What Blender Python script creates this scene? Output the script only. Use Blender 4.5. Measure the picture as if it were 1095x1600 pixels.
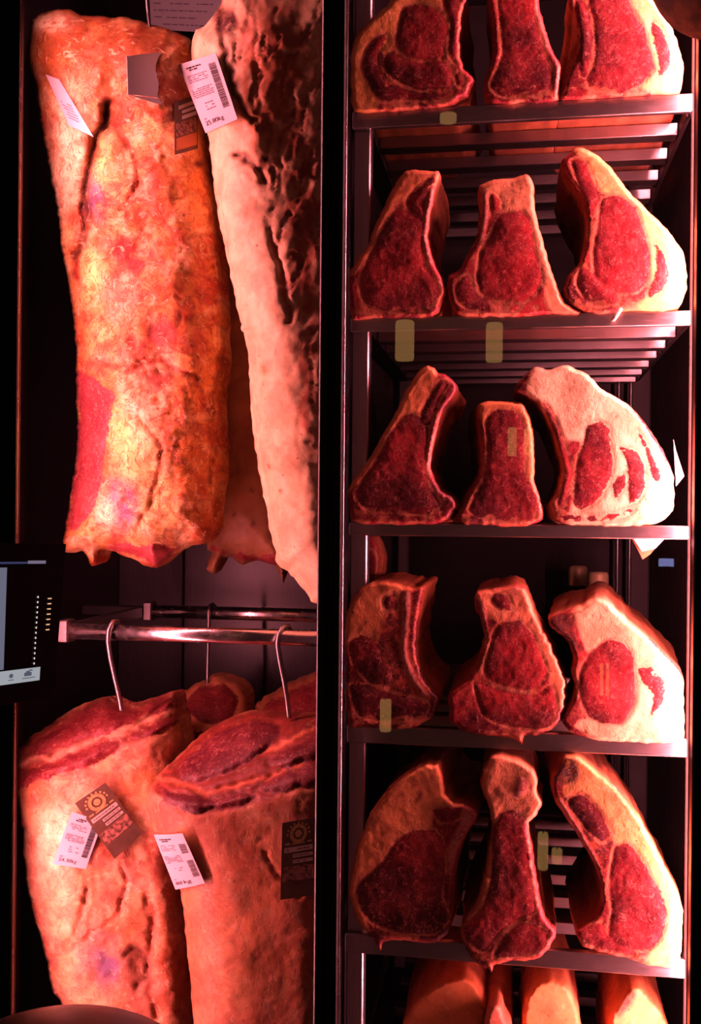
import bpy, math, random
import numpy as np
from mathutils import Vector, Matrix
from mathutils.geometry import delaunay_2d_cdt

# ------------------------------------------------------------------ camera, world, lights, exposure
scene = bpy.context.scene
for _o in list(bpy.data.objects):
    bpy.data.objects.remove(_o, do_unlink=True)
col = scene.collection
F, CX, CY = 1600.0, 547.5, 803.0          # focal length and principal point in pixels of the 1095 x 1600 frame
D = 1.5                                   # distance of the lens from the plane of the shelf fronts (y = 0)
ZC = 1.35
YAW, ROLL = math.radians(9.21), math.radians(0.52)
FW = np.array([-math.sin(YAW), math.cos(YAW), 0.0])
R0 = np.array([math.cos(YAW), math.sin(YAW), 0.0])
U0 = np.array([0.0, 0.0, 1.0])
RT = R0 * math.cos(ROLL) + U0 * math.sin(ROLL)
UP = -R0 * math.sin(ROLL) + U0 * math.cos(ROLL)
cd = bpy.data.cameras.new('camera')
cd.sensor_fit = 'VERTICAL'; cd.sensor_height = 36.0; cd.lens = 36.0 * F / 1600.0
cd.shift_y = (CY - 800.0) / 1600.0
cd.clip_start = 0.02
cam = bpy.data.objects.new('camera', cd)
m = Matrix.Identity(4)
for i in range(3):
    m[i][0] = RT[i]; m[i][1] = UP[i]; m[i][2] = -FW[i]
m[0][3], m[1][3], m[2][3] = 0.0, -D, ZC
cam.matrix_world = m
col.objects.link(cam)
scene.camera = cam

def at(px, py, y):
    """a sight line through a photo position, met at the depth y (arrays allowed)"""
    px = np.asarray(px, float); py = np.asarray(py, float); y = np.asarray(y, float)
    u = (px - CX) / F; v = (CY - py) / F
    dx = FW[0] + u * RT[0] + v * UP[0]
    dy = FW[1] + u * RT[1] + v * UP[1]
    dz = FW[2] + u * RT[2] + v * UP[2]
    t = (y + D) / dy
    return np.stack(np.broadcast_arrays(dx * t, y, ZC + dz * t), -1)

world = bpy.data.worlds.new('world'); scene.world = world
world.use_nodes = True
world.node_tree.nodes['Background'].inputs[0].default_value = (0.012, 0.007, 0.006, 1)
world.node_tree.nodes['Background'].inputs[1].default_value = 0.6

vs = scene.view_settings
vs.view_transform = 'Standard'; vs.look = 'None'; vs.exposure = 0.0; vs.gamma = 1.0
vs.use_curve_mapping = False

XL = at(-90, 800, 0.0)[0]            # inner face of the left side
XR = at(1086, 800, 0.0)[0]            # inner face of the right side
XM = at(531, 800, 0.0)[0]             # the divider
Z_TOP = at(547, -360, 0.0)[2]
Z_BOT = at(547, 1840, 0.0)[2]
Y_BACK = 0.74
LED = (1.0, 0.24, 0.29)
def strip(name, x, y, z0, z1, power, aim, width=0.03):
    l = bpy.data.lights.new(name, 'AREA'); l.shape = 'RECTANGLE'
    l.size = width; l.size_y = z1 - z0; l.energy = power; l.color = LED
    o = bpy.data.objects.new(name, l); col.objects.link(o)
    d = Vector(aim).normalized()
    z = -d; yv = Vector((0, 0, 1)); xv = yv.cross(z)
    mm = Matrix(((xv.x, yv.x, z.x, x), (xv.y, yv.y, z.y, y), (xv.z, yv.z, z.z, (z0 + z1) / 2), (0, 0, 0, 1)))
    o.matrix_world = mm
    return o
LX_R, LY_R = XR + 0.008, -0.030
LX_L, LY_L = at(6, 800, -0.02)[0], -0.02
strip('led_right', LX_R, LY_R, Z_BOT + 0.02, Z_TOP - 0.02, 59.0, (-1, 0.6, 0))
strip('led_left', LX_L, LY_L, Z_BOT + 0.02, Z_TOP - 0.02, 30.0, (1, 0.7, 0))

# ------------------------------------------------------------------ helpers
rnd = random.Random(7)
def tag(o, label=None, cat=None, group=None, kind=None):
    if label: o['label'] = label
    if cat: o['category'] = cat
    if group: o['group'] = group
    if kind: o['kind'] = kind
    return o
def empty(name, loc, label=None, cat=None, group=None, kind=None):
    o = bpy.data.objects.new(name, None); col.objects.link(o)
    o.location = tuple(float(c) for c in loc); o.empty_display_size = 0.05
    return tag(o, label, cat, group, kind)
def link(name, me, parent=None, mat=None):
    o = bpy.data.objects.new(name, me); col.objects.link(o)
    if mat and not me.materials: me.materials.append(mat)
    if parent is not None:
        o.parent = parent
        off = Vector((0, 0, 0)); p = parent
        while p is not None:
            off += p.location; p = p.parent
        o.location = -off                      # vertices stay in world units
    return o
def mesh(name, V, Fc, smooth=False):
    me = bpy.data.meshes.new(name)
    me.from_pydata([tuple(map(float, v)) for v in V], [], Fc)
    if smooth:
        me.polygons.foreach_set('use_smooth', [True] * len(me.polygons))
    me.update()
    return me
class MB:
    def __init__(s): s.V = []; s.F = []
    def add(s, V, Fc):
        b = len(s.V); s.V += [tuple(map(float, v)) for v in V]; s.F += [tuple(i + b for i in f) for f in Fc]
        return s
    def box(s, x0, x1, y0, y1, z0, z1, bev=0.0):
        if bev <= 0:
            V = [(x0,y0,z0),(x1,y0,z0),(x1,y1,z0),(x0,y1,z0),(x0,y0,z1),(x1,y0,z1),(x1,y1,z1),(x0,y1,z1)]
            return s.add(V, [(0,3,2,1),(4,5,6,7),(0,1,5,4),(1,2,6,5),(2,3,7,6),(3,0,4,7)])
        b = bev; V = []
        def ring(z, i):
            return [(x0+i+b,y0+i,z),(x1-i-b,y0+i,z),(x1-i,y0+i+b,z),(x1-i,y1-i-b,z),(x1-i-b,y1-i,z),(x0+i+b,y1-i,z),(x0+i,y1-i-b,z),(x0+i,y0+i+b,z)]
        V = ring(z0, b) + ring(z0 + b, 0) + ring(z1 - b, 0) + ring(z1, b)
        Fc = [tuple(range(7, -1, -1)), tuple(range(24, 32))]
        for r in range(3):
            for i in range(8):
                j = (i + 1) % 8
                Fc.append((r*8+i, r*8+j, (r+1)*8+j, (r+1)*8+i))
        return s.add(V, Fc)
    def tube(s, P, r, n=12, closed=False):
        P = [Vector(tuple(map(float, p))) for p in P]
        rr = r if hasattr(r, '__len__') else [r] * len(P)
        V = []; Fc = []
        t0 = (P[1] - P[0]).normalized()
        a = Vector((0, 0, 1)) if abs(t0.z) < 0.9 else Vector((1, 0, 0))
        nx = t0.cross(a).normalized()
        for i, p in enumerate(P):
            t = (P[min(i+1, len(P)-1)] - P[max(i-1, 0)]).normalized()
            nx = (nx - t * nx.dot(t)).normalized(); ny = t.cross(nx)
            for k in range(n):
                an = 2 * math.pi * k / n
                V.append(p + nx * (rr[i] * math.cos(an)) + ny * (rr[i] * math.sin(an)))
        for i in range(len(P) - 1):
            for k in range(n):
                k2 = (k + 1) % n
                Fc.append((i*n+k, i*n+k2, (i+1)*n+k2, (i+1)*n+k))
        Fc.append(tuple(range(n - 1, -1, -1))); Fc.append(tuple((len(P)-1)*n + k for k in range(n)))
        return s.add(V, Fc)
    def lathe(s, prof, c, n=32):
        V = []; Fc = []
        for r, z in prof:
            for k in range(n):
                an = 2 * math.pi * k / n
                V.append((c[0] + r * math.cos(an), c[1] + r * math.sin(an), c[2] + z))
        for i in range(len(prof) - 1):
            for k in range(n):
                k2 = (k + 1) % n
                Fc.append((i*n+k, i*n+k2, (i+1)*n+k2, (i+1)*n+k))
        Fc.append(tuple(range(n - 1, -1, -1))); Fc.append(tuple((len(prof)-1)*n + k for k in range(n)))
        return s.add(V, Fc)
    def build(s, name, mat, parent=None, smooth=False):
        return link(name, mesh(name, s.V, s.F, smooth), parent, mat)

# ------------------------------------------------------------------ node materials
class NT:
    def __init__(s, name):
        s.m = bpy.data.materials.new(name); s.m.use_nodes = True
        s.t = s.m.node_tree; s.n = s.t.nodes; s.n.clear()
        s.out = s.n.new('ShaderNodeOutputMaterial')
    def new(s, typ, ins=None, **kw):
        nd = s.n.new(typ)
        for k, v in kw.items(): setattr(nd, k, v)
        for k, v in (ins or {}).items():
            if isinstance(v, bpy.types.NodeSocket): s.t.links.new(v, nd.inputs[k])
            else: nd.inputs[k].default_value = v
        return nd
    def math(s, op, a, b=0.0, clamp=False):
        return s.new('ShaderNodeMath', {0: a, 1: b}, operation=op, use_clamp=clamp).outputs[0]
    def ramp(s, x, lo, hi, a=0.0, b=1.0):
        return s.new('ShaderNodeMapRange', {0: x, 1: lo, 2: hi, 3: a, 4: b}, interpolation_type='SMOOTHSTEP').outputs[0]
    def mix(s, f, a, b, mode='MIX'):
        nd = s.new('ShaderNodeMix', data_type='RGBA', blend_type=mode)
        for k, v in ((0, f), (6, a), (7, b)):
            if isinstance(v, bpy.types.NodeSocket): s.t.links.new(v, nd.inputs[k])
            else: nd.inputs[k].default_value = v if k == 0 else (*v[:3], 1)
        return nd.outputs[2]
    def noise(s, vec, scale, detail=3.0, rough=0.55, dist=0.0):
        return s.new('ShaderNodeTexNoise', {'Vector': vec, 'Scale': scale, 'Detail': detail, 'Roughness': rough, 'Distortion': dist}).outputs[0]
    def end(s, shader):
        s.t.links.new(shader, s.out.inputs[0]); return s.m

def simple(name, colr, rough=0.5, metal=0.0, spec=0.5, noise=0.0, nscale=40.0, bump=0.0, stretch=(1, 1, 1)):
    t = NT(name)
    tc = t.new('ShaderNodeTexCoord').outputs['Object']
    mp = t.new('ShaderNodeMapping', {'Vector': tc, 'Scale': stretch}).outputs[0]
    nz = t.noise(mp, nscale, 4)
    c = t.mix(t.ramp(nz, 0.3, 0.7), tuple(x * (1 - noise) for x in colr), tuple(min(1, x * (1 + noise)) for x in colr))
    ins = {'Base Color': c, 'Roughness': t.ramp(nz, 0.25, 0.75, max(0.02, rough - 0.06), rough + 0.06), 'Metallic': metal, 'Specular IOR Level': spec}
    if bump:
        ins['Normal'] = t.new('ShaderNodeBump', {'Height': nz, 'Strength': 0.4, 'Distance': bump}).outputs[0]
    return t.end(t.new('ShaderNodeBsdfPrincipled', ins).outputs[0])

def emit(name, colr, strength):
    t = NT(name)
    return t.end(t.new('ShaderNodeEmission', {0: (*colr, 1), 1: strength}).outputs[0])

def meat_material():
    t = NT('aged_beef')
    tc = t.new('ShaderNodeTexCoord').outputs['Object']
    lean = t.new('ShaderNodeAttribute', attribute_name='lean').outputs['Fac']
    bone = t.new('ShaderNodeAttribute', attribute_name='bone').outputs['Fac']
    crust = t.new('ShaderNodeAttribute', attribute_name='crust').outputs['Fac']
    tint = t.new('ShaderNodeAttribute', attribute_name='tint').outputs['Color']
    ltint = t.new('ShaderNodeAttribute', attribute_name='ltint').outputs['Color']
    n1 = t.noise(tc, 22, 5, 0.6, 0.4)
    n2 = t.noise(tc, 95, 4, 0.6, 0.8)
    n3 = t.noise(tc, 330, 3, 0.6)
    # fat
    fat = t.mix(t.ramp(n1, 0.32, 0.68), (0.78, 0.70, 0.66), (1.08, 1.06, 1.04))
    fat = t.mix(1.0, tint, fat, 'MULTIPLY')
    stain = t.math('MULTIPLY', t.ramp(t.noise(tc, 38, 5, 0.65, 1.0), 0.55, 0.75), 0.42)
    fat = t.mix(stain, fat, (0.55, 0.13, 0.08))
    speck = t.math('MULTIPLY', t.ramp(t.noise(tc, 120, 2, 0.5), 0.70, 0.76), 0.7)
    fat = t.mix(speck, fat, (0.22, 0.07, 0.04))
    mott = t.new('ShaderNodeAttribute', attribute_name='mott').outputs['Fac']
    pa = t.ramp(t.noise(tc, 34, 7, 0.62, 1.6), 0.53, 0.60); pb = t.ramp(t.noise(tc, 52, 7, 0.65, 1.2), 0.57, 0.64)
    rl = t.math('ABSOLUTE', t.math('SUBTRACT', t.noise(tc, 27, 5, 0.6, 2.4), 0.5))
    rg = t.ramp(rl, 0.0, 0.025, 1, 0)
    fat = t.mix(t.math('MULTIPLY', t.math('MULTIPLY', pa, mott), 0.75), fat, t.mix(1.0, fat, (0.72, 0.36, 0.30), 'MULTIPLY'))
    fat = t.mix(t.math('MULTIPLY', t.math('MULTIPLY', pb, mott), 0.7), fat, (0.95, 0.70, 0.38))
    fat = t.mix(t.math('MULTIPLY', t.math('MULTIPLY', rg, mott), 0.6), fat, (0.30, 0.06, 0.035))
    # lean with marbling
    lc = t.mix(t.ramp(n1, 0.3, 0.7), (0.140, 0.008, 0.012), (0.235, 0.018, 0.023))
    lc = t.mix(t.math('MULTIPLY', t.ramp(n3, 0.40, 0.7), 0.5), lc, (0.36, 0.038, 0.042))
    fl = t.math('MULTIPLY', t.ramp(t.noise(t.new('ShaderNodeMapping', {'Vector': tc, 'Rotation': (0, 0.6, 0), 'Scale': (1, 1, 0.42)}).outputs[0], 420, 2, 0.5, 0.6), 0.60, 0.72), t.ramp(n2, 0.35, 0.6, 0.25, 0.8))
    lc = t.mix(fl, lc, (0.52, 0.13, 0.115))
    lc = t.mix(1.0, lc, ltint, 'MULTIPLY')
    wv = t.math('ABSOLUTE', t.math('SUBTRACT', t.noise(tc, 48, 3, 0.6, 1.6), 0.5))
    ve = t.math('MULTIPLY', t.ramp(wv, 0.0, 0.022, 1, 0), t.ramp(n2, 0.42, 0.62))
    wv2 = t.math('ABSOLUTE', t.math('SUBTRACT', t.noise(tc, 150, 2, 0.6, 2.2), 0.5))
    ve2 = t.math('MULTIPLY', t.ramp(wv2, 0.0, 0.03, 1, 0), t.ramp(n1, 0.42, 0.66))
    vein = t.math('ADD', t.math('MULTIPLY', ve, 0.65), t.math('MULTIPLY', ve2, 0.42), True)
    lc = t.mix(vein, lc, (0.72, 0.24, 0.17))
    # borders
    wob = t.math('MULTIPLY', t.math('SUBTRACT', n2, 0.5), 1.5)
    wob = t.math('ADD', wob, t.math('MULTIPLY', t.math('SUBTRACT', n3, 0.5), 0.7))
    lm = t.ramp(t.math('ADD', lean, wob), -0.16, 0.20)
    base = t.mix(lm, fat, lc)
    bm = t.ramp(t.math('ADD', bone, t.math('MULTIPLY', wob, 0.4)), -0.1, 0.15)
    base = t.mix(bm, base, t.mix(t.ramp(n2, 0.4, 0.65), (0.52, 0.22, 0.16), (0.34, 0.07, 0.06)))
    cr = t.math('MULTIPLY', crust, t.ramp(n2, 0.25, 0.6, 0.55, 1.0), True)
    base = t.mix(cr, base, t.mix(t.ramp(n3, 0.35, 0.65), (0.045, 0.016, 0.014), (0.16, 0.045, 0.03)))
    h = t.math('ADD', t.math('MULTIPLY', n2, 0.7), t.math('MULTIPLY', n3, 0.3))
    h = t.math('ADD', h, t.math('MULTIPLY', mott, t.math('SUBTRACT', t.math('MULTIPLY', pb, 0.7), t.math('MULTIPLY', rg, 1.2))))
    bp = t.new('ShaderNodeBump', {'Height': h, 'Strength': t.ramp(lm, 0, 1, 0.6, 0.3), 'Distance': 0.0013}).outputs[0]
    ro = t.ramp(n2, 0.3, 0.7, 0.36, 0.62)
    b = t.new('ShaderNodeBsdfPrincipled', {'Base Color': base, 'Roughness': ro, 'Specular IOR Level': 0.35, 'Normal': bp})
    return t.end(b.outputs[0])
MEAT = meat_material()
STEEL = simple('brushed_steel', (0.34, 0.32, 0.32), 0.36, 1.0, noise=0.12, nscale=60, stretch=(0.6, 6, 30))
STEELV = simple('brushed_steel_upright', (0.36, 0.34, 0.34), 0.38, 1.0, noise=0.12, nscale=60, stretch=(30, 30, 0.6))
CHROME = simple('polished_steel', (0.70, 0.68, 0.68), 0.24, 1.0, noise=0.06, nscale=50)
DARKSTEEL = simple('dark_brushed_panel', (0.050, 0.044, 0.047), 0.33, 0.6, noise=0.22, nscale=40, stretch=(30, 30, 0.5))
DARKPANEL = simple('dark_lining', (0.014, 0.010, 0.011), 0.60, 0.0, 0.25, noise=0.2, nscale=30)
BLACK = simple('black_frame', (0.016, 0.010, 0.008), 0.34, 0.0, noise=0.2, nscale=60)
GASKET = simple('rubber_gasket', (0.05, 0.03, 0.022), 0.6, 0.0, noise=0.2, nscale=80)
PAPER = simple('label_paper', (0.50, 0.52, 0.55), 0.62, 0.0, noise=0.03, nscale=30)
INK = simple('label_ink', (0.012, 0.010, 0.016), 0.6)
GREYINK = simple('faded_ink', (0.14, 0.13, 0.17), 0.6)
CARD = simple('brown_card', (0.095, 0.050, 0.028), 0.55, 0.0, noise=0.15, nscale=50)
CARDLINE = simple('card_print', (0.50, 0.43, 0.36), 0.55)
GOLD = simple('card_gold_print', (0.42, 0.28, 0.10), 0.5, noise=0.3, nscale=300)
CARDPIC = simple('card_picture', (0.22, 0.10, 0.07), 0.5, noise=0.8, nscale=180)
ORANGECARD = simple('orange_card', (0.50, 0.17, 0.05), 0.55, noise=0.1)
def glass_material():
    t = NT('door_glass')
    a = t.new('ShaderNodeBsdfTransparent', {0: (0.97, 0.955, 0.95, 1)}).outputs[0]
    g = t.new('ShaderNodeBsdfGlossy', {0: (1, 1, 1, 1), 'Roughness': 0.0}).outputs[0]
    return t.end(t.new('ShaderNodeMixShader', {0: 0.035, 1: a, 2: g}).outputs[0])
GLASS = glass_material()

# ------------------------------------------------------------------ numpy noise, polygons
def _hash(i, j, k):
    with np.errstate(over='ignore'):
        n = i.astype(np.uint32) * np.uint32(374761393) + j.astype(np.uint32) * np.uint32(668265263) + k.astype(np.uint32) * np.uint32(2246822519)
        n = (n ^ (n >> np.uint32(13))) * np.uint32(1274126177)
        n = n ^ (n >> np.uint32(16))
    return (n & np.uint32(0xffff)).astype(float) / 65535.0
def vnoise(x, y, z=0.0):
    x = np.asarray(x, float) + 1000; y = np.asarray(y, float) + 1000; z = np.zeros_like(x) + z + 100
    i, j, k = np.floor(x).astype(np.int64), np.floor(y).astype(np.int64), np.floor(z).astype(np.int64)
    fx, fy, fz = x - i, y - j, z - k
    fx, fy, fz = fx*fx*(3-2*fx), fy*fy*(3-2*fy), fz*fz*(3-2*fz)
    r = 0
    for a in (0, 1):
        for b in (0, 1):
            for c in (0, 1):
                r = r + _hash(i+a, j+b, k+c) * (fx if a else 1-fx) * (fy if b else 1-fy) * (fz if c else 1-fz)
    return r * 2 - 1
def fbm(x, y, z=0.0, o=4):
    s = 0; a = 0.5; f = 1.0
    for _ in range(o):
        s = s + a * vnoise(np.asarray(x) * f, np.asarray(y) * f, z + _ * 7.3); a *= 0.5; f *= 2.03
    return s
def smooth_poly(P, step, closed=True, jit=0.0, seed=0.0):
    P = np.asarray(P, float); n = len(P); out = []
    rng = range(n) if closed else range(n - 1)
    for i in rng:
        if closed: p0, p1, p2, p3 = P[(i-1) % n], P[i], P[(i+1) % n], P[(i+2) % n]
        else: p0, p1, p2, p3 = P[max(i-1, 0)], P[i], P[i+1], P[min(i+2, n-1)]
        k = max(1, int(round(np.linalg.norm(p2 - p1) / step)))
        for q in range(k):
            t = q / k
            c = 0.5 * ((2*p1) + (-p0+p2)*t + (2*p0-5*p1+4*p2-p3)*t*t + (-p0+3*p1-3*p2+p3)*t**3)
            l = p1 + (p2 - p1) * t
            out.append(0.55 * c + 0.45 * l)
    if not closed: out.append(P[-1])
    out = np.array(out)
    if jit:
        dx = fbm(out[:, 0] / 9, out[:, 1] / 9, seed, 3); dy = fbm(out[:, 0] / 9, out[:, 1] / 9, seed + 31, 3)
        out = out + np.stack([dx, dy], -1) * jit * 1.6
    return out
def seg_dist(p, A, B):
    ab = B - A; L = max(1e-9, float(ab @ ab))
    t = np.clip(((p - A) @ ab) / L, 0, 1)
    q = p - (A + t[:, None] * ab)
    return np.hypot(q[:, 0], q[:, 1])
def sdf(p, poly):
    """distance to a closed outline, positive inside"""
    poly = np.asarray(poly, float); n = len(poly)
    d = np.full(len(p), 1e9); ins = np.zeros(len(p), bool)
    for i in range(n):
        A, B = poly[i], poly[(i+1) % n]
        d = np.minimum(d, seg_dist(p, A, B))
        c = ((A[1] > p[:, 1]) != (B[1] > p[:, 1]))
        xx = (B[0]-A[0]) * (p[:, 1]-A[1]) / ((B[1]-A[1]) if abs(B[1]-A[1]) > 1e-9 else 1e-9) + A[0]
        ins ^= c & (p[:, 0] < xx)
    return np.where(ins, d, -d)
def line_dist(p, pl):
    pl = np.asarray(pl, float); d = np.full(len(p), 1e9)
    for i in range(len(pl) - 1): d = np.minimum(d, seg_dist(p, pl[i], pl[i+1]))
    return d
def triangulate(out, g, seed):
    r = np.random.RandomState(seed)
    x0, y0 = out.min(0); x1, y1 = out.max(0)
    xs = np.arange(x0, x1, g); ys = np.arange(y0, y1, g * 0.87)
    X, Y = np.meshgrid(xs, ys); X = X + (np.arange(len(ys)) % 2)[:, None] * g * 0.5
    q = np.stack([X.ravel(), Y.ravel()], -1)
    q = q + r.uniform(-0.12, 0.12, q.shape) * g
    q = q[sdf(q, out) > 0.55 * g]
    pts = np.concatenate([out, q]); n = len(out)
    res = delaunay_2d_cdt([Vector(p) for p in pts], [(i, (i+1) % n) for i in range(n)], [], 1, 1e-5)
    V = np.array([tuple(v) for v in res[0]]); T = [tuple(f) for f in res[2]]
    mp = {}
    for i, o in enumerate(res[3]):
        for k in o: mp[k] = i
    loop = [mp[i] for i in range(n) if i in mp]
    area = 0
    a, b, c = V[T[0][0]], V[T[0][1]], V[T[0][2]]
    return V, T, loop
def crop(ox, oy, s):
    return lambda P: [(ox + x * s, oy + y * s) for x, y in P]

def set_attr(me, name, arr):
    a = me.attributes.new(name, 'FLOAT', 'POINT'); a.data.foreach_set('value', np.asarray(arr, np.float32))
def set_col(me, name, arr):
    a = me.attributes.new(name, 'FLOAT_COLOR', 'POINT')
    c = np.ones((len(arr), 4), np.float32); c[:, :3] = arr
    a.data.foreach_set('color', c.ravel())
def vert_normals(P, Fc):
    tri = []
    for f in Fc:
        for k in range(1, len(f) - 1): tri.append((f[0], f[k], f[k+1]))
    tri = np.array(tri); n = np.cross(P[tri[:, 1]] - P[tri[:, 0]], P[tri[:, 2]] - P[tri[:, 0]])
    N = np.zeros_like(P)
    for k in range(3): np.add.at(N, tri[:, k], n)
    return N / np.maximum(np.linalg.norm(N, axis=1), 1e-12)[:, None]
def split_build(root, P, Fc, lab, names, A):
    """one surface, cut into part meshes along its regions; shared normals keep it seamless"""
    N = vert_normals(P, Fc)
    lab = np.asarray(lab); face = None
    for k, nm in enumerate(names):
        ids = np.nonzero(lab == k)[0]
        if len(ids) == 0: continue
        used = sorted({v for i in ids for v in Fc[i]}); mp = {v: i for i, v in enumerate(used)}
        me = mesh(nm, P[used], [tuple(mp[v] for v in Fc[i]) for i in ids], True)
        for an in ('lean', 'bone', 'crust', 'mott'): set_attr(me, an, A[an][used])
        for an in ('tint', 'ltint'): set_col(me, an, A[an][used])
        me.normals_split_custom_set_from_vertices([tuple(v) for v in N[used]])
        o = link(nm, me, face if face is not None else root, MEAT)
        if nm == 'cut_face': face = o

FAT = np.array([0.86, 0.46, 0.22])
PALE = np.array([0.92, 0.66, 0.42])
ORANGE = np.array([0.88, 0.38, 0.12])
REDFAT = np.array([0.72, 0.24, 0.14])
PIECES = {}

def muscle_fields(p, muscles, seed):
    L = np.full(len(p), -40.0); which = np.full(len(p), -1)
    for i, mpoly in enumerate(muscles):
        d = sdf(p, smooth_poly(mpoly, 6))
        up = d > L; L = np.where(up, d, L); which = np.where(up & (d > 0), i, which)
    return L, which

def cut_piece(label, cat, outline, y0, depth, muscles, mnames=None, bones=(), fat=FAT, ltint=(1, 1, 1), side=None,
              crusts=(), zmin=None, tilt=0.0, back=(1.0, 0, 0), seed=1, jit=1.6, grid=3.4, fatside=None, group=None, splats=(), rim=-3.0, fats=(), inner=(0.36, 0.060, 0.048)):
    out = smooth_poly(outline, 4.2, True, jit, seed)
    V, T, loop = triangulate(out, grid, seed)
    d = np.maximum(0, sdf(V, out)); d[loop] = 0
    L, which = muscle_fields(V, muscles, seed)
    Bn = np.full(len(V), -40.0)
    for bp_ in bones: Bn = np.maximum(Bn, sdf(V, smooth_poly(bp_, 5)))
    cx = V[:, 0].mean()
    e = 1 - np.clip(d / 6.0, 0, 1)
    y = y0 + tilt * (V[:, 0] - cx) + 0.006 * (1 - np.sqrt(np.maximum(0, 1 - e * e)))
    y = y - 0.0007 * np.clip(L / 14.0, 0, 1) + 0.0005 * np.exp(-(L / 3.0) ** 2) - 0.001 * np.clip(Bn / 5.0, 0, 1)
    y = y + 0.0014 * fbm(V[:, 0] / 40, V[:, 1] / 40, seed, 4) + 0.0004 * fbm(V[:, 0] / 6, V[:, 1] / 6, seed + 9, 2)
    P = at(V[:, 0], V[:, 1], y)
    n0 = len(P)
    tint = np.tile(np.asarray(fat, float), (n0, 1)) * (1 + 0.12 * fbm(V[:, 0] / 40, V[:, 1] / 40, seed + 3, 3))[:, None]
    dry = fbm(V[:, 0] / 75, V[:, 1] / 60, seed + 33, 4)[:, None]           # drier, darker and fresher, redder patches
    lt = np.tile(np.asarray(ltint, float), (n0, 1)) * np.clip(1 + np.array([1.5, 1.2, 0.9]) * dry, 0.5, 1.6)
    cr = np.zeros(n0)
    wx = V + np.stack([fbm(V[:, 0]/22, V[:, 1]/22, seed+5, 3), fbm(V[:, 0]/22, V[:, 1]/22, seed+6, 3)], -1) * 12
    for (cx_, cy_, rx, ry, an, c, stg) in splats:
        q = wx - np.array([cx_, cy_]); ca, sa = math.cos(math.radians(an)), math.sin(math.radians(an))
        a_, b_ = (q[:, 0]*ca + q[:, 1]*sa) / rx, (-q[:, 0]*sa + q[:, 1]*ca) / ry
        w = np.clip(stg * np.exp(-(a_*a_ + b_*b_) * 1.2), 0, 1)[:, None]
        tint = tint * (1 - w) + np.asarray(c) * w
    fz = np.clip(0.5 + (d - rim) / 4.5 + 0.6 * fbm(V[:, 0]/10, V[:, 1]/10, seed + 15, 3), 0, 1)
    for fp in fats: fz = fz * np.clip(0.5 - sdf(V, smooth_poly(fp, 8)) / 7.0 + 0.5 * fbm(V[:, 0]/12, V[:, 1]/12, seed + 16, 2) * 0.4, 0, 1)
    Lf = np.maximum(L / 10, np.where(fz > 0.5, -0.28 + 0.75 * (fz - 0.5) * 2 * np.clip(0.75 + 0.9 * fbm(V[:, 0]/30, V[:, 1]/30, seed + 19, 3), 0, 1), -4.0))
    seam = np.exp(-((L + 2.5) / 2.2) ** 2) * np.clip(0.8 + fbm(V[:, 0]/20, V[:, 1]/20, seed + 22, 2), 0, 1)
    wv = fbm(V[:, 0]/48, V[:, 1]/62, seed + 23, 4); seam = np.maximum(seam, 0.75 * np.exp(-(wv / 0.016) ** 2) * np.clip(L / 6, 0, 1) * np.clip(0.5 + 1.6 * fbm(V[:, 0]/35, V[:, 1]/35, seed + 24, 2), 0, 1))
    Lf = Lf - np.minimum(Lf + 0.4, 1.6).clip(0) * seam * 1.15
    sm = (seam * 0.75)[:, None]
    Lf = np.where(Bn > -2, np.minimum(Lf, -0.5), Lf)
    bits = np.clip(1 - (V[:, 1].max() - V[:, 1]) / 30.0, 0, 1) * np.clip(fbm(V[:, 0]/11, V[:, 1]/8, seed + 34, 3) * 3 + 0.15, 0, 1)   # scraps of fat and bone dust along the foot
    Lf = Lf - 2.2 * bits; sm = np.maximum(sm, (bits * 0.85)[:, None])
    fz = (fz * 0.92)[:, None]; tint = tint * (1 - fz) + np.asarray(inner) * (1 + 0.3 * fbm(V[:, 0]/16, V[:, 1]/16, seed + 18, 3))[:, None] * fz
    tint = tint * (1 - sm) + np.array([0.70, 0.32, 0.24]) * sm
    for cp in crusts: cr = np.maximum(cr, np.clip(sdf(V, smooth_poly(cp, 6)) / 8 + 0.4, 0, 1))
    # skin of the trimmed edge slightly redder and drier
    edge = np.exp(-(d / 3.0) ** 2) * 0.35
    tint = tint * (1 - edge[:, None]) + np.array([0.36, 0.09, 0.055]) * edge[:, None]
    # sides
    side = REDFAT * 0.8 if side is None else np.asarray(side, float)
    lo = np.array(loop); B = P[lo]; cen = B.mean(0); nb = len(lo)
    bt = V[lo]; nxt = np.roll(bt, -1, 0) - np.roll(bt, 1, 0)
    nrm = np.stack([nxt[:, 1], -nxt[:, 0]], -1); nrm /= np.maximum(1e-9, np.linalg.norm(nrm, axis=1))[:, None]
    if sdf(bt[:1] + nrm[:1] * 2.0, out)[0] > 0: nrm = -nrm
    rings = [0.02, 0.06, 0.14, 0.26, 0.42, 0.60, 0.80, 0.94, 1.0]
    Ps = [P]; tints = [tint]; leans = [Lf]; bonz = [Bn / 10]; crs = [cr]; lts = [lt]
    Fc = list(T); base = lo.copy()
    # orientation of the face triangles: make them look at the camera (-y)
    t0 = T[len(T)//2]; nn = np.cross(P[t0[1]] - P[t0[0]], P[t0[2]] - P[t0[0]])
    flip = nn[1] > 0
    if flip: Fc = [tuple(reversed(f)) for f in Fc]
    start = n0; yb = B[:, 1]
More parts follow.
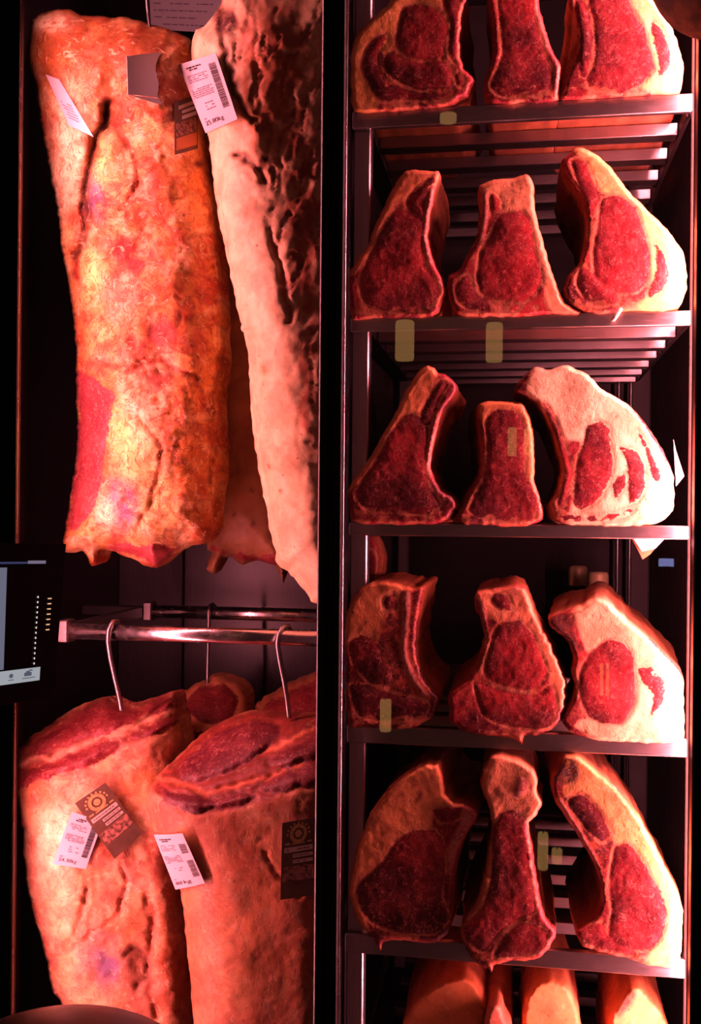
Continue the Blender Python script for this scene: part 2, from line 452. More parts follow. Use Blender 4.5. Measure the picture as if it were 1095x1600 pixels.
    for k, t in enumerate(rings):
        sc = 1 + (back[0] - 1) * t
        grow = 0.001 * min(1, t / 0.05)
        if t > 0.9: sc *= 0.93 if t < 0.99 else 0.80
        Q = cen + (B - cen) * sc
        Q = Q + np.stack([nrm[:, 0], np.zeros(nb), -nrm[:, 1]], -1) * (grow + 0.006 * fbm(bt[:, 0]/24 + t*9, bt[:, 1]/24, seed + 12, 3) * min(1, t * 5))[:, None]
        Q[:, 0] += back[1] * t; Q[:, 2] += back[2] * t
        Q[:, 1] = yb * (1 - min(1, t * 6)) + (y0 + 0.012) * min(1, t * 6) + depth * t
        if zmin is not None:
            lowf = np.where(Q[:, 1] > -0.004, zmin, -9)
            Q[:, 2] = np.maximum(Q[:, 2], lowf + 0.0008)
        Ps.append(Q)
        tc_ = np.tile(side, (nb, 1))
        if fatside is not None:
            w = np.clip(0.5 + 0.9 * (nrm @ np.asarray(fatside, float)), 0, 1)[:, None]
            tc_ = tc_ * (1 - w) + np.asarray(fat) * w
        tc_ = tc_ * (1 + 0.25 * fbm(bt[:, 0]/18, bt[:, 1]/18 + t * 11, seed + 14, 3))[:, None]
        bl = min(1.0, t / 0.14); tc_ = tint[lo] * (1 - bl) + tc_ * bl
        tints.append(np.clip(tc_, 0.01, 1)); leans.append(np.minimum(Lf[lo], 0.3) * (1 - bl) + bl * (np.full(nb, -3.0) + 2.6 * np.clip(fbm(bt[:, 0]/20, bt[:, 1]/20 + t*6, seed+20, 2) + 0.2, 0, 1))); bonz.append(np.full(nb, -4.0))
        crs.append(np.clip(0.25 + 0.9 * fbm(bt[:, 0]/14, bt[:, 1]/14 + t*8, seed+21, 3), 0, 0.8) * bl); lts.append(np.tile(np.asarray(ltint, float), (nb, 1)))
        cur = np.arange(start, start + nb)
        for i in range(nb):
            j = (i + 1) % nb
            Fc.append((int(base[i]), int(base[j]), int(cur[j]), int(cur[i])))
        base = cur; start += nb
    cpt = Ps[-1].mean(0)[None]; Ps.append(cpt); tints.append(tints[-1][:1]); leans.append(np.array([-3.0])); bonz.append(np.array([-4.0])); crs.append(np.array([0.3])); lts.append(lts[-1][:1])
    for i in range(nb): Fc.append((int(base[i]), int(base[(i+1) % nb]), start))
    Pa = np.concatenate(Ps)
    # orient the side faces outward
    f0 = Fc[len(T)]; nn = np.cross(Pa[f0[1]] - Pa[f0[0]], Pa[f0[2]] - Pa[f0[0]])
    # test with the whole sum of outward flux
    flux = 0
    for f in Fc[len(T):len(T) + nb * 3]:
        a, b, c = Pa[f[0]], Pa[f[1]], Pa[f[2]]
        flux += float(np.cross(b - a, c - a) @ ((a + c) / 2 - np.array([cen[0], a[1], cen[2]])))
    if flux < 0: Fc = Fc[:len(T)] + [tuple(reversed(f)) for f in Fc[len(T):]]
    A = dict(mott=np.full(len(Pa), 0.22), lean=np.concatenate(leans), bone=np.concatenate(bonz), crust=np.concatenate(crs), tint=np.clip(np.concatenate(tints), 0.01, 1) * np.array([1, 1, 0.74]), ltint=np.concatenate(lts))
    names = ['fat_rind', 'cut_face'] + [(mnames[i] if mnames and i < len(mnames) else ('eye_muscle' if i == 0 else 'muscle')) for i in range(len(muscles))] + ['rib_bone'] * len(bones)
    lab = []
    cenp = [V[list(f)].mean(0) for f in T]; cenp = np.array(cenp)
    Lc, wc = muscle_fields(cenp, muscles, seed)
    fl = np.where(wc >= 0, wc + 2, 1)
    for bi, bp_ in enumerate(bones):
        fl = np.where(sdf(cenp, smooth_poly(bp_, 5)) > 0, 2 + len(muscles) + bi, fl)
    lab = list(fl) + [0] * (len(Fc) - len(T))
    loc = (cen[0], y0 + depth / 2, Pa[:, 2].min())
    root = empty('beef_rib_roast', loc, label, cat, group)
    split_build(root, Pa, Fc, lab, names, A)
    return root

def hang_piece(name, label, cat, outline, y0, thick, width, muscles=(), mnames=None, base=FAT, splats=(), grooves=(), extra=None, grid=4.2, seed=1,
               jit=2.0, rough=0.002, ltint=(1, 1, 1), bthick=None, lump=0.012, crusts=(), plates=None, parts=(), flaps=None, mottle=0.0, zones=(), group=None):
    out = smooth_poly(outline, 5.0, True, jit, seed)
    V, T, loop = triangulate(out, grid, seed)
    d = np.maximum(0, sdf(V, out)); d[loop] = 0
    L, which = muscle_fields(V, muscles, seed) if len(muscles) else (np.full(len(V), -40.0), None)
    if len(muscles): L = L + 9 * fbm(V[:, 0] / 15, V[:, 1] / 34, seed + 80, 3)
    e = 1 - np.clip(d / width, 0, 1)
    prof = np.sqrt(np.maximum(0, 1 - e * e))
    x_, y_ = V[:, 0], V[:, 1]
    W = V + np.stack([fbm(x_/30, y_/30, seed+5, 4), fbm(x_/30, y_/30, seed+6, 4)], -1) * 13
    h = thick * prof + lump * fbm(x_/60, y_/60, seed, 4) * prof + rough * fbm(x_/13, y_/13, seed + 8, 3) * prof
    tint = np.tile(np.asarray(base, float), (len(V), 1)) * (1 + 0.22 * fbm(x_/34, y_/34, seed + 3, 4))[:, None]
    if mottle:                                 # membranes, blood and drier fat in patches
        ma = fbm(W[:, 0]/26, W[:, 1]/38, seed + 60, 5); mb = fbm(W[:, 0]/20, W[:, 1]/26, seed + 66, 5); mc = np.abs(fbm(W[:, 0]/30, W[:, 1]/44, seed + 70, 4))
        for f_, c_ in ((np.clip((ma - 0.08) * 5, 0, 0.8), (0.50, 0.09, 0.05)), (np.clip((-ma - 0.10) * 5, 0, 0.8), (0.94, 0.66, 0.34)), (np.clip((mb - 0.16) * 5, 0, 0.7), (0.93, 0.74, 0.55)), (np.clip((-mb - 0.2) * 5, 0, 0.75), (0.34, 0.05, 0.05)), (np.exp(-(mc / 0.022) ** 2) * 0.7, (0.40, 0.09, 0.05))):
            k = (f_ * mottle)[:, None]; tint = tint * (1 - k) + np.array(c_) * k
        h = h + mottle * prof * (0.006 * ma - 0.0022 * np.exp(-(mc / 0.03) ** 2))
    cr = np.zeros(len(V))
    if plates is not None:                     # flaking plates of fat
        poly, size, dep = plates
        w = np.clip(sdf(V, smooth_poly(poly, 8)) / 25, 0, 1)
        q = fbm(W[:, 0] / size, W[:, 1] / size, seed + 40, 3)
        stepf = np.floor(q * 5) / 5.0
        fr = np.abs(q * 5 - np.round(q * 5))
        h = h + w * dep * (stepf - q * 0.3)
        tint = tint * (1 - 0.55 * (w * np.exp(-(fr / 0.10) ** 2))[:, None]) 
    if flaps is not None:                      # torn, hanging shreds
        w = np.clip(sdf(V, smooth_poly(flaps[0], 8)) / 18, 0, 1)
        q = fbm((x_ + 0.25 * y_) / 26, y_ / 75, seed + 50, 4); q2 = np.abs(fbm((x_ + 0.1 * y_) / 18, y_ / 60, seed + 55, 3))
        h = h + w * prof * flaps[1] * (q - 1.2 * np.exp(-(q2 / 0.05) ** 2) * 0.5)
        k = (w * np.clip(0.6 * np.exp(-(q2 / 0.07) ** 2) + 0.3 * np.clip(-q, 0, 1), 0, 1))[:, None]
        tint = tint * (1 - k) + np.array([0.26, 0.085, 0.055]) * k
    for s_ in splats:
        cx_, cy_, rx, ry, an, c, stg = s_[:7]; hh = s_[7] if len(s_) > 7 else 0.0
        q = W - np.array([cx_, cy_]); ca, sa = math.cos(math.radians(an)), math.sin(math.radians(an))
        a_, b_ = (q[:, 0]*ca + q[:, 1]*sa) / rx, (-q[:, 0]*sa + q[:, 1]*ca) / ry
        g = np.exp(-(a_*a_ + b_*b_) * 1.2)
        w = np.clip(1.5 * stg * g * (1 + 1.3 * fbm(x_/12, y_/16, seed + 17, 4)), 0, 0.96)[:, None]
        tint = tint * (1 - w) + np.asarray(c) * w
        h = h + hh * g * prof
    for zp, zc in zones:                       # sawn surfaces
        w = np.clip(sdf(V, smooth_poly(zp, 6)) / 5 + 0.3 + 0.8 * fbm(x_/12, y_/12, seed + 90, 3), 0, 0.95)[:, None]
        tint = tint * (1 - w) + np.asarray(zc) * (1 + 0.6 * fbm(x_/22, y_/9, seed + 91, 4))[:, None] * w
    W2 = V + np.stack([fbm(x_/16, y_/16, seed+25, 3), fbm(x_/16, y_/16, seed+26, 3)], -1) * 10
    for (pl, wd, dep, c) in grooves:
        g = np.exp(-(line_dist(W2, smooth_poly(pl, 8, False)) / wd) ** 2)
        h = h - dep * g
        if c is not None:
            w = np.clip(g * 0.9, 0, 1)[:, None]; tint = tint * (1 - w) + np.asarray(c) * w
    for cp in crusts: cr = np.maximum(cr, np.clip(sdf(W2, smooth_poly(cp, 6)) / 8 + 0.3, 0, 1))
    h = h + 0.004 * np.clip(L / 12, 0, 1) - 0.004 * np.exp(-(L / 4) ** 2)
    y = y0 - h + (extra(x_, y_) if extra else 0)
    P = at(x_, y_, y); n0 = len(P)
    bth = thick if bthick is None else bthick
    # rear half: the same plan mirrored behind, with the rim shared
    inner = np.ones(n0, bool); inner[loop] = False
    idx = np.full(n0, -1); idx[inner] = n0 + np.arange(inner.sum()); idx[loop] = loop
    ymid = P[:, 1] * 0 + y0 + (extra(x_, y_) if extra else 0)
    Pb = P[inner].copy(); Pb[:, 1] = np.maximum(ymid[inner] + bth * prof[inner] + 0.002, P[inner][:, 1] + 0.004)
    t0 = T[len(T)//2]; nn = np.cross(P[t0[1]] - P[t0[0]], P[t0[2]] - P[t0[0]])
    Tf = [tuple(reversed(f)) for f in T] if nn[1] > 0 else list(T)
    Tb = []
    for f in Tf:
        g = tuple(int(idx[v]) for v in reversed(f))
        if any(v >= n0 for v in g): Tb.append(g)
    Pa = np.concatenate([P, Pb])
    cat2 = lambda a: np.concatenate([a, a[inner]])
    A = dict(mott=np.full(len(Pa), mottle), lean=np.concatenate([L / 10, np.full(len(Pb), -4.0)]), bone=np.full(len(Pa), -4.0), crust=cat2(cr), tint=np.clip(cat2(tint), 0.01, 1) * np.array([1, 1, 0.74]), ltint=np.tile(np.asarray(ltint, float), (len(Pa), 1)))
    names = ['fat_cover'] + [(mnames[i] if mnames and i < len(mnames) else 'muscle') for i in range(len(muscles))] + [p[0] for p in parts]
    cenp = np.array([V[list(f)].mean(0) for f in T])
    fl = np.zeros(len(T), int)
    for pi, (pn, pp) in enumerate(parts):
        fl = np.where(sdf(cenp, smooth_poly(pp, 8)) > 0, 1 + len(muscles) + pi, fl)
    if len(muscles):
        Lc, wc = muscle_fields(cenp, muscles, seed); fl = np.where(wc >= 0, wc + 1, fl)
    lab = list(fl) + [0] * len(Tb)
    loc = (P[:, 0].mean(), y0, P[:, 2].min())
    root = empty(name, loc, label, cat, group)
    split_build(root, Pa, Tf + Tb, lab, names, A)
    PIECES[label] = (V, y)
    return root

# ------------------------------------------------------------------ the cabinet shell
S = lambda o: tag(o, kind='structure')
S(MB().box(XL - 0.03, XR + 0.03, -0.14, Y_BACK + 0.03, Z_BOT - 0.03, Z_BOT).build('floor', DARKSTEEL))
S(MB().box(XL - 0.03, XR + 0.03, -0.14, Y_BACK + 0.03, Z_TOP, Z_TOP + 0.03).build('ceiling', DARKSTEEL))
S(MB().box(XL - 0.03, XL, -0.02, Y_BACK, Z_BOT, Z_TOP).build('wall_left', simple('side_lining', (0.05, 0.035, 0.05), 0.42, 0.7, noise=0.2, nscale=30, stretch=(30, 30, 0.5))))
S(MB().box(XR + 0.03, XR + 0.05, -0.02, Y_BACK, Z_BOT, Z_TOP).build('wall_right', DARKPANEL))
S(MB().box(XM - 0.006, XM + 0.006, 0.004, Y_BACK, Z_BOT, Z_TOP).build('wall_divider', DARKPANEL))
wb = S(MB().box(XL - 0.03, XR + 0.05, Y_BACK + 0.004, Y_BACK + 0.03, Z_BOT, Z_TOP).build('wall_back', DARKPANEL))
xj = at(288, 920, Y_BACK)[0]
for a, b in ((XL, xj - 0.002), (xj + 0.002, XM - 0.008), (XM + 0.008, XR + 0.028)):
    p = MB().box(a, b, Y_BACK - 0.006, Y_BACK + 0.003, Z_BOT, Z_TOP, 0.0015).build('panel', DARKSTEEL if a < XM else DARKPANEL, wb)

# doors: stiles, gasket, chrome edge, pane
YD0, YD1 = -0.135, -0.085
def xfront(px, y): return float(at(px, 803, y)[0])
d1 = empty('door_1', (xfront(260, YD0), YD0, Z_BOT), kind='structure')
MB().box(xfront(-160, YD0), xfront(23, YD0), YD0, -0.119, Z_BOT, Z_TOP, 0.002).build('stile', BLACK, d1)
MB().box(xfront(496, YD0), xfront(511, YD0), YD0, YD1, Z_BOT, Z_TOP, 0.002).build('stile', BLACK, d1)
xe = xfront(25.5, -0.128)
MB().tube([(xe, -0.128, Z_BOT), (xe, -0.128, Z_TOP)], 0.0016, 10).build('edge_trim', CHROME, d1, True)
MB().box(xfront(18, -0.115), xfront(500, -0.115), -0.116, -0.111, Z_BOT, Z_TOP).build('pane', GLASS, d1)
d2 = empty('door_2', (xfront(800, YD0), YD0, Z_BOT), kind='structure')
MB().box(xfront(520, YD0), xfront(533.5, YD0), YD0, -0.112, Z_BOT, Z_TOP, 0.002).build('stile', BLACK, d2)
xe = xfront(535.5, -0.128)
MB().tube([(xe, -0.128, Z_BOT), (xe, -0.128, Z_TOP)], 0.0014, 10).build('edge_trim', CHROME, d2, True)
MB().box(xfront(1085, YD0), xfront(1300, YD0), YD0, -0.112, Z_BOT, Z_TOP, 0.002).build('stile', BLACK, d2)
MB().box(xfront(532, -0.115), xfront(1092, -0.115), -0.116, -0.111, Z_BOT, Z_TOP).build('pane', GLASS, d2)
S(MB().box(xfront(511.5, YD0), xfront(519.5, YD0), YD0 + 0.012, YD1 + 0.02, Z_BOT, Z_TOP).build('trim_1', GASKET))
S(MB().box(xfront(505, -0.06), xfront(531, -0.02), -0.06, 0.0, Z_BOT, Z_TOP, 0.002).build('trim_2', DARKPANEL))

# light fittings in the front corners
def fitting(x, y, sx, label):
    r = empty('light_tube', (x, y, Z_BOT), label, 'light')
    a, b = sorted((x + sx * 0.004, x + sx * 0.016))
    MB().box(a, b, y - 0.018, y + 0.018, Z_BOT + 0.01, Z_TOP - 0.01, 0.002).build('housing', STEELV, r)
    a, b = sorted((x + sx * 0.0015, x + sx * 0.004))
    MB().box(a, b, y - 0.014, y + 0.014, Z_BOT + 0.02, Z_TOP - 0.02).build('diffuser', emit('led_diffuser', LED, 6.0), r)
fitting(LX_R, LY_R, 1, 'pink light tube up the right front corner of the cabinet')
fitting(LX_L, LY_L, -1, 'pink light tube up the left front corner of the cabinet')

# ------------------------------------------------------------------ rack with shelves
SH = [(146, 174, 'top'), (485, 508, 'second'), (822, 843, 'third'), (1155, 1184, 'fourth'), (1500, 1530, 'fifth'), (1840, 1870, 'sixth')]
XA, XB = float(at(545, 803, 0.0)[0]), float(at(1077, 803, 0.0)[0])
XA2, XB2 = float(at(572, 803, 0.0)[0]), float(at(1071, 803, 0.0)[0])
ZS = []
rack = empty('shelf_rack', ((XA + XB) / 2, 0.3, Z_BOT), 'steel rack uprights carrying the meat shelves in the right bay', 'rack')
for (x0, x1, y0, y1) in ((XA, XA + 0.026, 0.012, 0.040), (XA + 0.004, XA + 0.026, 0.60, 0.625), (XB + 0.0005, XB + 0.004, 0.014, 0.020)):
    MB().box(x0, x1, y0, y1, Z_BOT, Z_TOP, 0.002).build('upright', STEELV if x0 < XB else GASKET, rack)
for x in (XB - 0.012, XB - 0.036):
    MB().tube([(x, 0.655, Z_BOT), (x, 0.655, Z_TOP)], 0.0035, 10).build('rod', STEELV, rack, True)
names = {'top': 'under the top row of rib roasts', 'second': 'second from the top in the right bay', 'third': 'third from the top at eye level', 'fourth': 'fourth from the top, below the roast row at eye level', 'fifth': 'fifth from the top near the bottom of the bay', 'sixth': 'lowest, under the roasts cut off by the picture edge'}
for a, b, nm in SH:
    zt, zb = float(at(1072, a, 0.0)[2]), float(at(1072, b, 0.0)[2]); ZS.append(zt)
    r = empty('slatted_shelf', ((XA + XB) / 2, 0.0, zb), 'steel slatted shelf ' + names[nm], 'shelf', 'steel shelves of the rack')
    MB().box(XA, XB, 0.0, 0.010, zb, zt, 0.0012).build('front_bar', STEEL, r)
    MB().box(XA, XA2 - 0.001, 0.0405, 0.66, zb + 0.004, zt - 0.003).build('side_rail', DARKPANEL, r)
    MB().box(XB2 + 0.001, XB + 0.002, 0.0305, 0.65, zb + 0.004, zt - 0.003).build('side_rail', DARKPANEL, r)
    sl = None
    for k in range(6):
        yy = 0.106 * (k + 1)
        if sl is None:
            sl = MB().box(XA2, XB2, 0, 0.030, zt - 0.019, zt - 0.001, 0.001).build('slat', STEEL, r); l0 = sl.location.copy()
            o = sl
        else:
            o = sl.copy(); col.objects.link(o); o.parent = r
        o.location = l0 + Vector((0, yy, 0))

# ------------------------------------------------------------------ rib roasts standing on the shelves
c1 = crop(540, 0, 0.2557); c1r = crop(815, 0, 0.2557)
k2 = crop(520, 220, 0.5251); k3 = crop(520, 540, 0.5251); k4 = crop(520, 840, 0.5251); k5 = crop(520, 1140, 0.5251)
G = 'beef rib roasts on the rack shelves'
YF = -0.010
DARKSIDE = np.array([0.20, 0.060, 0.040])
BROWN = np.array([0.34, 0.13, 0.075])
# row 1
cut_piece('beef rib roast with broad orange fat rim, left on the top shelf', 'meat',
  c1([(60,690),(35,620),(30,500),(32,350),(50,260),(100,170),(200,80),(280,0),(380,-90),(520,-140),(640,-130),(720,-60),(740,0),(720,60),(705,150),(700,250),(705,350),(725,420),(775,455),(785,490),(760,540),(740,580),(690,600),(650,640),(560,660),(400,672),(300,680),(180,690)]),
  YF, 0.34,
  [c1([(350,50),(420,30),(520,40),(580,80),(620,140),(610,260),(590,350),(480,370),(380,350),(320,290),(310,230),(330,150)]),
   c1([(240,350),(290,320),(350,350),(470,385),(560,360),(620,390),(650,450),(640,540),(560,540),(440,545),(330,500),(260,450),(235,400)]),
   c1([(240,205),(260,230),(230,270),(200,330),(205,420),(240,490),(330,530),(420,565),(520,575),(600,565),(640,590),(520,615),(380,605),(250,620),(190,600),(150,530),(110,450),(98,390),(120,320),(170,240)]),
   c1([(600,0),(640,-60),(690,-20),(690,150),(685,300),(660,380),(630,300),(645,150),(610,60)]),
   c1([(690,440),(720,500),(715,535),(680,510),(670,460)])],
  fat=(0.84, 0.42, 0.17), zmin=ZS[0], seed=11, group=G, fats=[c1([(40,690),(28,400),(60,240),(280,-20),(560,-100),(580,50),(420,25),(350,45),(300,200),(280,300),(230,330),(200,300),(240,200),(160,230),(95,380),(110,460),(190,610),(180,690)])], fatside=(-1, 0), ltint=(0.85, 0.9, 0.9))
cut_piece('narrow beef rib roast between two wider ones on the top shelf', 'meat',
  [(762,0),(766,26),(769,51),(771,77),(765,102),(756,125),(757,143),(770,160),(796,164),(820,161),(850,160),(872,156),(875,128),(877,107),(875,97),(865,84),(857,64),(847,28),(841,0),(838,-40),(815,-75),(775,-70),(762,-30)],
  YF, 0.32, [[(778,0),(782,40),(785,80),(777,110),(766,135),(785,150),(830,148),(858,140),(864,115),(855,95),(845,60),(835,20),(830,-30),(785,-40)]],
  bones=[[(868,100),(875,105),(872,140),(866,152),(865,125)]], fat=(0.74, 0.34, 0.20), zmin=ZS[0], seed=12, group=G, ltint=(1.15, 1.0, 1.0))
cut_piece('beef rib roast with dark centre and bright fat edge, right on the top shelf', 'meat',
  c1r([(280,0),(320,80),(340,180),(345,300),(320,380),(270,470),(258,540),(245,612),(420,605),(600,592),(800,580),(960,570),(985,480),(988,400),(960,290),(920,180),(860,80),(800,0),(740,-90),(600,-180),(440,-200),(330,-120)]),
  YF, 0.36, [c1r([(410,0),(440,120),(450,250),(440,400),(400,480),(430,540),(600,570),(700,550),(760,470),(805,420),(795,320),(765,270),(750,180),(690,90),(650,0),(600,-60),(450,-60)]),
   c1r([(330,0),(380,10),(425,150),(435,260),(425,380),(385,470),(360,460),(350,330),(360,200),(330,80)]),
   c1r([(795,130),(850,170),(900,280),(912,380),(880,440),(830,470),(838,400),(810,270),(785,180)])],
  zmin=ZS[0], seed=13, group=G, fats=[c1r([(660,0),(760,170),(790,300),(830,420),(800,470),(720,540),(960,575),(995,430),(940,200),(800,-20),(700,-80)])], ltint=(0.80, 0.8, 0.85), fat=(0.90, 0.60, 0.30))
# row 2
cut_piece('triangular beef rib roast with red top, left on the second shelf', 'meat',
  k2([(215,90),(240,86),(315,92),(318,110),(305,150),(290,230),(283,290),(300,350),(335,440),(330,465),(300,522),(200,527),(130,530),(60,532),(48,480),(46,400),(70,350),(105,310),(130,240),(160,180),(185,130)]),
  YF, 0.24, [k2([(185,205),(230,215),(270,240),(265,300),(270,370),(300,410),(318,450),(290,490),(210,508),(130,503),(95,485),(80,420),(110,340),(140,270)]),
   k2([(220,180),(250,140),(300,105),(310,115),(280,170),(268,230),(230,210)])],
  bones=[k2([(286,140),(303,135),(288,220),(280,295),(296,360),(285,370),(270,300),(276,210)])],
  fat=(0.80, 0.30, 0.16), zmin=ZS[1], seed=21, group=G, fats=[k2([(215,85),(320,90),(300,140),(230,170),(180,200),(110,330),(60,400),(45,400),(100,310)])])
cut_piece('beef rib roast with squared pale fat top, middle of the second shelf', 'meat',
  k2([(440,130),(480,115),(540,110),(575,100),(590,115),(600,140),(598,190),(612,260),(637,345),(662,420),(690,480),(735,514),(640,516),(560,522),(450,524),(380,520),(350,485),(338,440),(345,400),(380,380),(400,340),(425,290),(435,220),(440,180),(430,150)]),
  YF, 0.22, [k2([(500,220),(560,210),(585,240),(600,330),(622,400),(605,450),(560,480),(480,470),(440,450),(430,400),(440,330),(470,280)]),
   k2([(400,400),(425,450),(450,475),(500,490),(560,490),(540,510),(430,508),(375,480),(365,430)]),
   k2([(475,150),(500,180),(500,212),(475,222),(466,190)])],
  bones=[k2([(448,150),(460,148),(462,230),(448,290),(436,300),(446,220)])],
  fat=(0.82, 0.40, 0.25), zmin=ZS[1], seed=22, group=G, fats=[k2([(440,120),(600,100),(605,200),(640,340),(690,480),(735,515),(640,500),(625,400),(590,230),(560,205),(500,212),(460,200)])], ltint=(1.1, 1, 1))
cut_piece('beef rib roast with glowing curved fat cap, right on the second shelf', 'meat',
  k2([(680,60),(720,25),(745,20),(790,45),(830,85),(880,150),(940,210),(1000,270),(1040,330),(1053,390),(1050,450),(1030,495),(990,507),(930,505),(880,507),(850,510),(800,515),(750,505),(700,475),(685,440),(700,400),(735,360),(750,300),(755,230),(740,170),(700,110)]),
  YF, 0.30, [k2([(800,175),(850,165),(900,200),(930,280),(942,340),(935,410),(900,450),(830,450),(780,400),(775,320),(790,240)]),
   k2([(955,300),(985,330),(1000,390),(990,435),(945,470),(935,455),(957,400),(962,340)]),
   k2([(710,60),(750,60),(780,130),(795,170),(768,230),(762,290),(752,220),(738,150)]),
   k2([(740,370),(780,405),(850,462),(840,485),(770,485),(725,430)])],
  fat=(0.92, 0.56, 0.24), side=BROWN, zmin=ZS[1], seed=23, group=G, fats=[k2([(715,20),(800,40),(900,170),(1050,330),(1055,450),(1020,510),(860,510),(930,470),(950,420),(945,330),(905,195),(850,160),(790,150),(745,60)])], ltint=(0.92, 0.9, 0.9))
# row 3
cut_piece('slanting triangular beef rib roast, left on the third shelf', 'meat',
  k3([(280,60),(300,65),(310,80),(340,88),(370,120),(355,160),(335,180),(320,220),(300,300),(292,370),(320,430),(355,450),(368,480),(355,500),(325,527),(240,532),(150,532),(80,530),(55,515),(45,440),(60,400),(100,350),(140,280),(185,200),(220,130),(255,75)]),
  YF, 0.26, [k3([(220,205),(260,215),(283,250),(276,340),(286,420),(318,470),(280,500),(180,495),(100,485),(70,450),(90,400),(130,340),(170,260)]),
   k3([(320,105),(340,115),(310,170),(295,230),(265,235),(265,195)])],
  bones=[k3([(300,200),(316,205),(298,300),(290,380),(278,370),(284,290)])],
  fat=(0.82, 0.34, 0.17), zmin=ZS[2], seed=31, group=G, fats=[k3([(280,55),(310,85),(265,190),(215,205),(130,330),(60,420),(40,440),(100,340),(220,120)])], ltint=(0.9, 0.9, 0.9))
cut_piece('small upright beef rib roast in the middle of the third shelf', 'meat',
  k3([(435,175),(480,165),(560,170),(580,200),(595,250),(600,330),(600,400),(612,440),(625,490),(620,522),(580,537),(500,538),(440,533),(390,530),(370,507),(385,470),(410,430),(440,380),(440,310),(435,240)]),
  YF, 0.30, [k3([(470,200),(510,190),(550,200),(570,240),(575,310),(570,380),(600,430),(613,490),(590,520),(500,522),(430,505),(405,485),(450,390),(460,300),(455,230)])],
  fat=(0.86, 0.38, 0.18), side=DARKSIDE, back=(1.12, -0.025, 0.006), zmin=ZS[2], seed=32, group=G, fats=[k3([(435,170),(570,165),(600,250),(600,400),(620,450),(600,430),(570,380),(575,300),(560,210),(510,190),(470,200),(450,240)])])
cut_piece('large roast blown white with fat, right on the third shelf', 'meat',
  k3([(600,65),(650,70),(700,58),(760,90),(800,130),(870,170),(930,230),(980,310),(1010,380),(1017,440),(1010,490),(980,522),(930,534),(850,538),(770,535),(700,532),(660,515),(645,470),(665,430),(680,380),(670,320),(650,250),(620,190),(580,150),(540,135),(560,100)]),
  YF, 0.34, [k3([(755,240),(790,225),(820,240),(825,290),(835,340),(825,400),(790,460),(740,490),(715,470),(720,400),(730,330),(745,290)]),
   k3([(850,300),(900,310),(925,350),(930,420),(910,460),(880,470),(878,400),(870,340)]),
   k3([(905,250),(940,300),(975,380),(970,410),(950,395),(930,320)]),
   k3([(830,410),(868,380),(872,415),(840,455)]),
   k3([(625,170),(660,220),(690,300),(712,380),(690,470),(668,480),(690,380),(680,330),(650,240)]),
   k3([(650,470),(690,500),(800,505),(900,480),(870,510),(780,525),(690,522)])],
  crusts=[k3([(605,62),(650,66),(655,78),(620,76)])], fat=(0.95, 0.80, 0.60), side=BROWN, zmin=ZS[2], seed=33, group=G, fats=[k3([(600,60),(700,55),(870,165),(1020,400),(1010,500),(930,540),(700,535),(715,470),(740,290),(700,280),(650,180),(580,140)])], ltint=(1.2, 1.3, 1.3))
# row 4
cut_piece('blocky beef rib roast showing its rib side, left on the fourth shelf', 'meat',
  k4([(70,160),(110,135),(160,130),(240,150),(272,150),(252,250),(247,320),(262,400),(290,450),(318,480),(300,530),(250,562),(180,570),(130,566),(90,565),(50,562),(36,500),(33,300),(40,230)]),
  YF, 0.28, [k4([(50,310),(90,290),(130,310),(150,360),(180,400),(170,440),(110,430),(60,370)]),
   k4([(50,440),(100,440),(200,470),(280,490),(270,530),(180,545),(80,530)]),
   k4([(150,180),(180,165),(190,210),(155,215)])],
  bones=[k4([(205,165),(232,160),(228,250),(222,340),(252,420),(286,470),(262,470),(215,400),(200,330),(206,240)])],
  fat=(0.66, 0.27, 0.13), side=REDFAT, zmin=ZS[3], seed=41, group=G, fats=[k4([(40,230),(110,130),(270,145),(200,165),(150,250),(130,310),(60,300),(35,320)])], ltint=(0.8, 0.8, 0.8))
cut_piece('beef rib roast with ragged lower edge, middle of the fourth shelf', 'meat',
  k4([(430,165),(460,155),(510,145),(545,140),(575,160),(585,190),(605,240),(640,300),(670,370),(695,430),(690,490),(680,540),(645,575),(600,588),(572,592),(562,618),(550,612),(540,598),(450,588),(390,578),(350,550),(343,490),(360,450),(400,420),(430,370),(450,310),(440,240),(420,200)]),
  YF - 0.004, 0.26, [k4([(500,255),(550,248),(590,280),(615,340),(638,400),(600,450),(550,450),(480,430),(450,400),(465,330),(480,280)]),
   k4([(420,430),(500,455),(600,470),(650,440),(665,500),(640,565),(540,565),(450,530)]),
   k4([(480,165),(520,170),(532,215),(500,215),(470,190)])],
  bones=[k4([(436,180),(448,180),(456,240),(464,310),(450,340),(448,280)])],
  fat=(0.82, 0.32, 0.20), zmin=ZS[3], seed=42, group=G, fats=[k4([(430,160),(575,155),(610,240),(700,430),(690,520),(650,440),(610,320),(560,245),(500,250),(460,230)])], jit=2.6, ltint=(1.1, 1, 1))
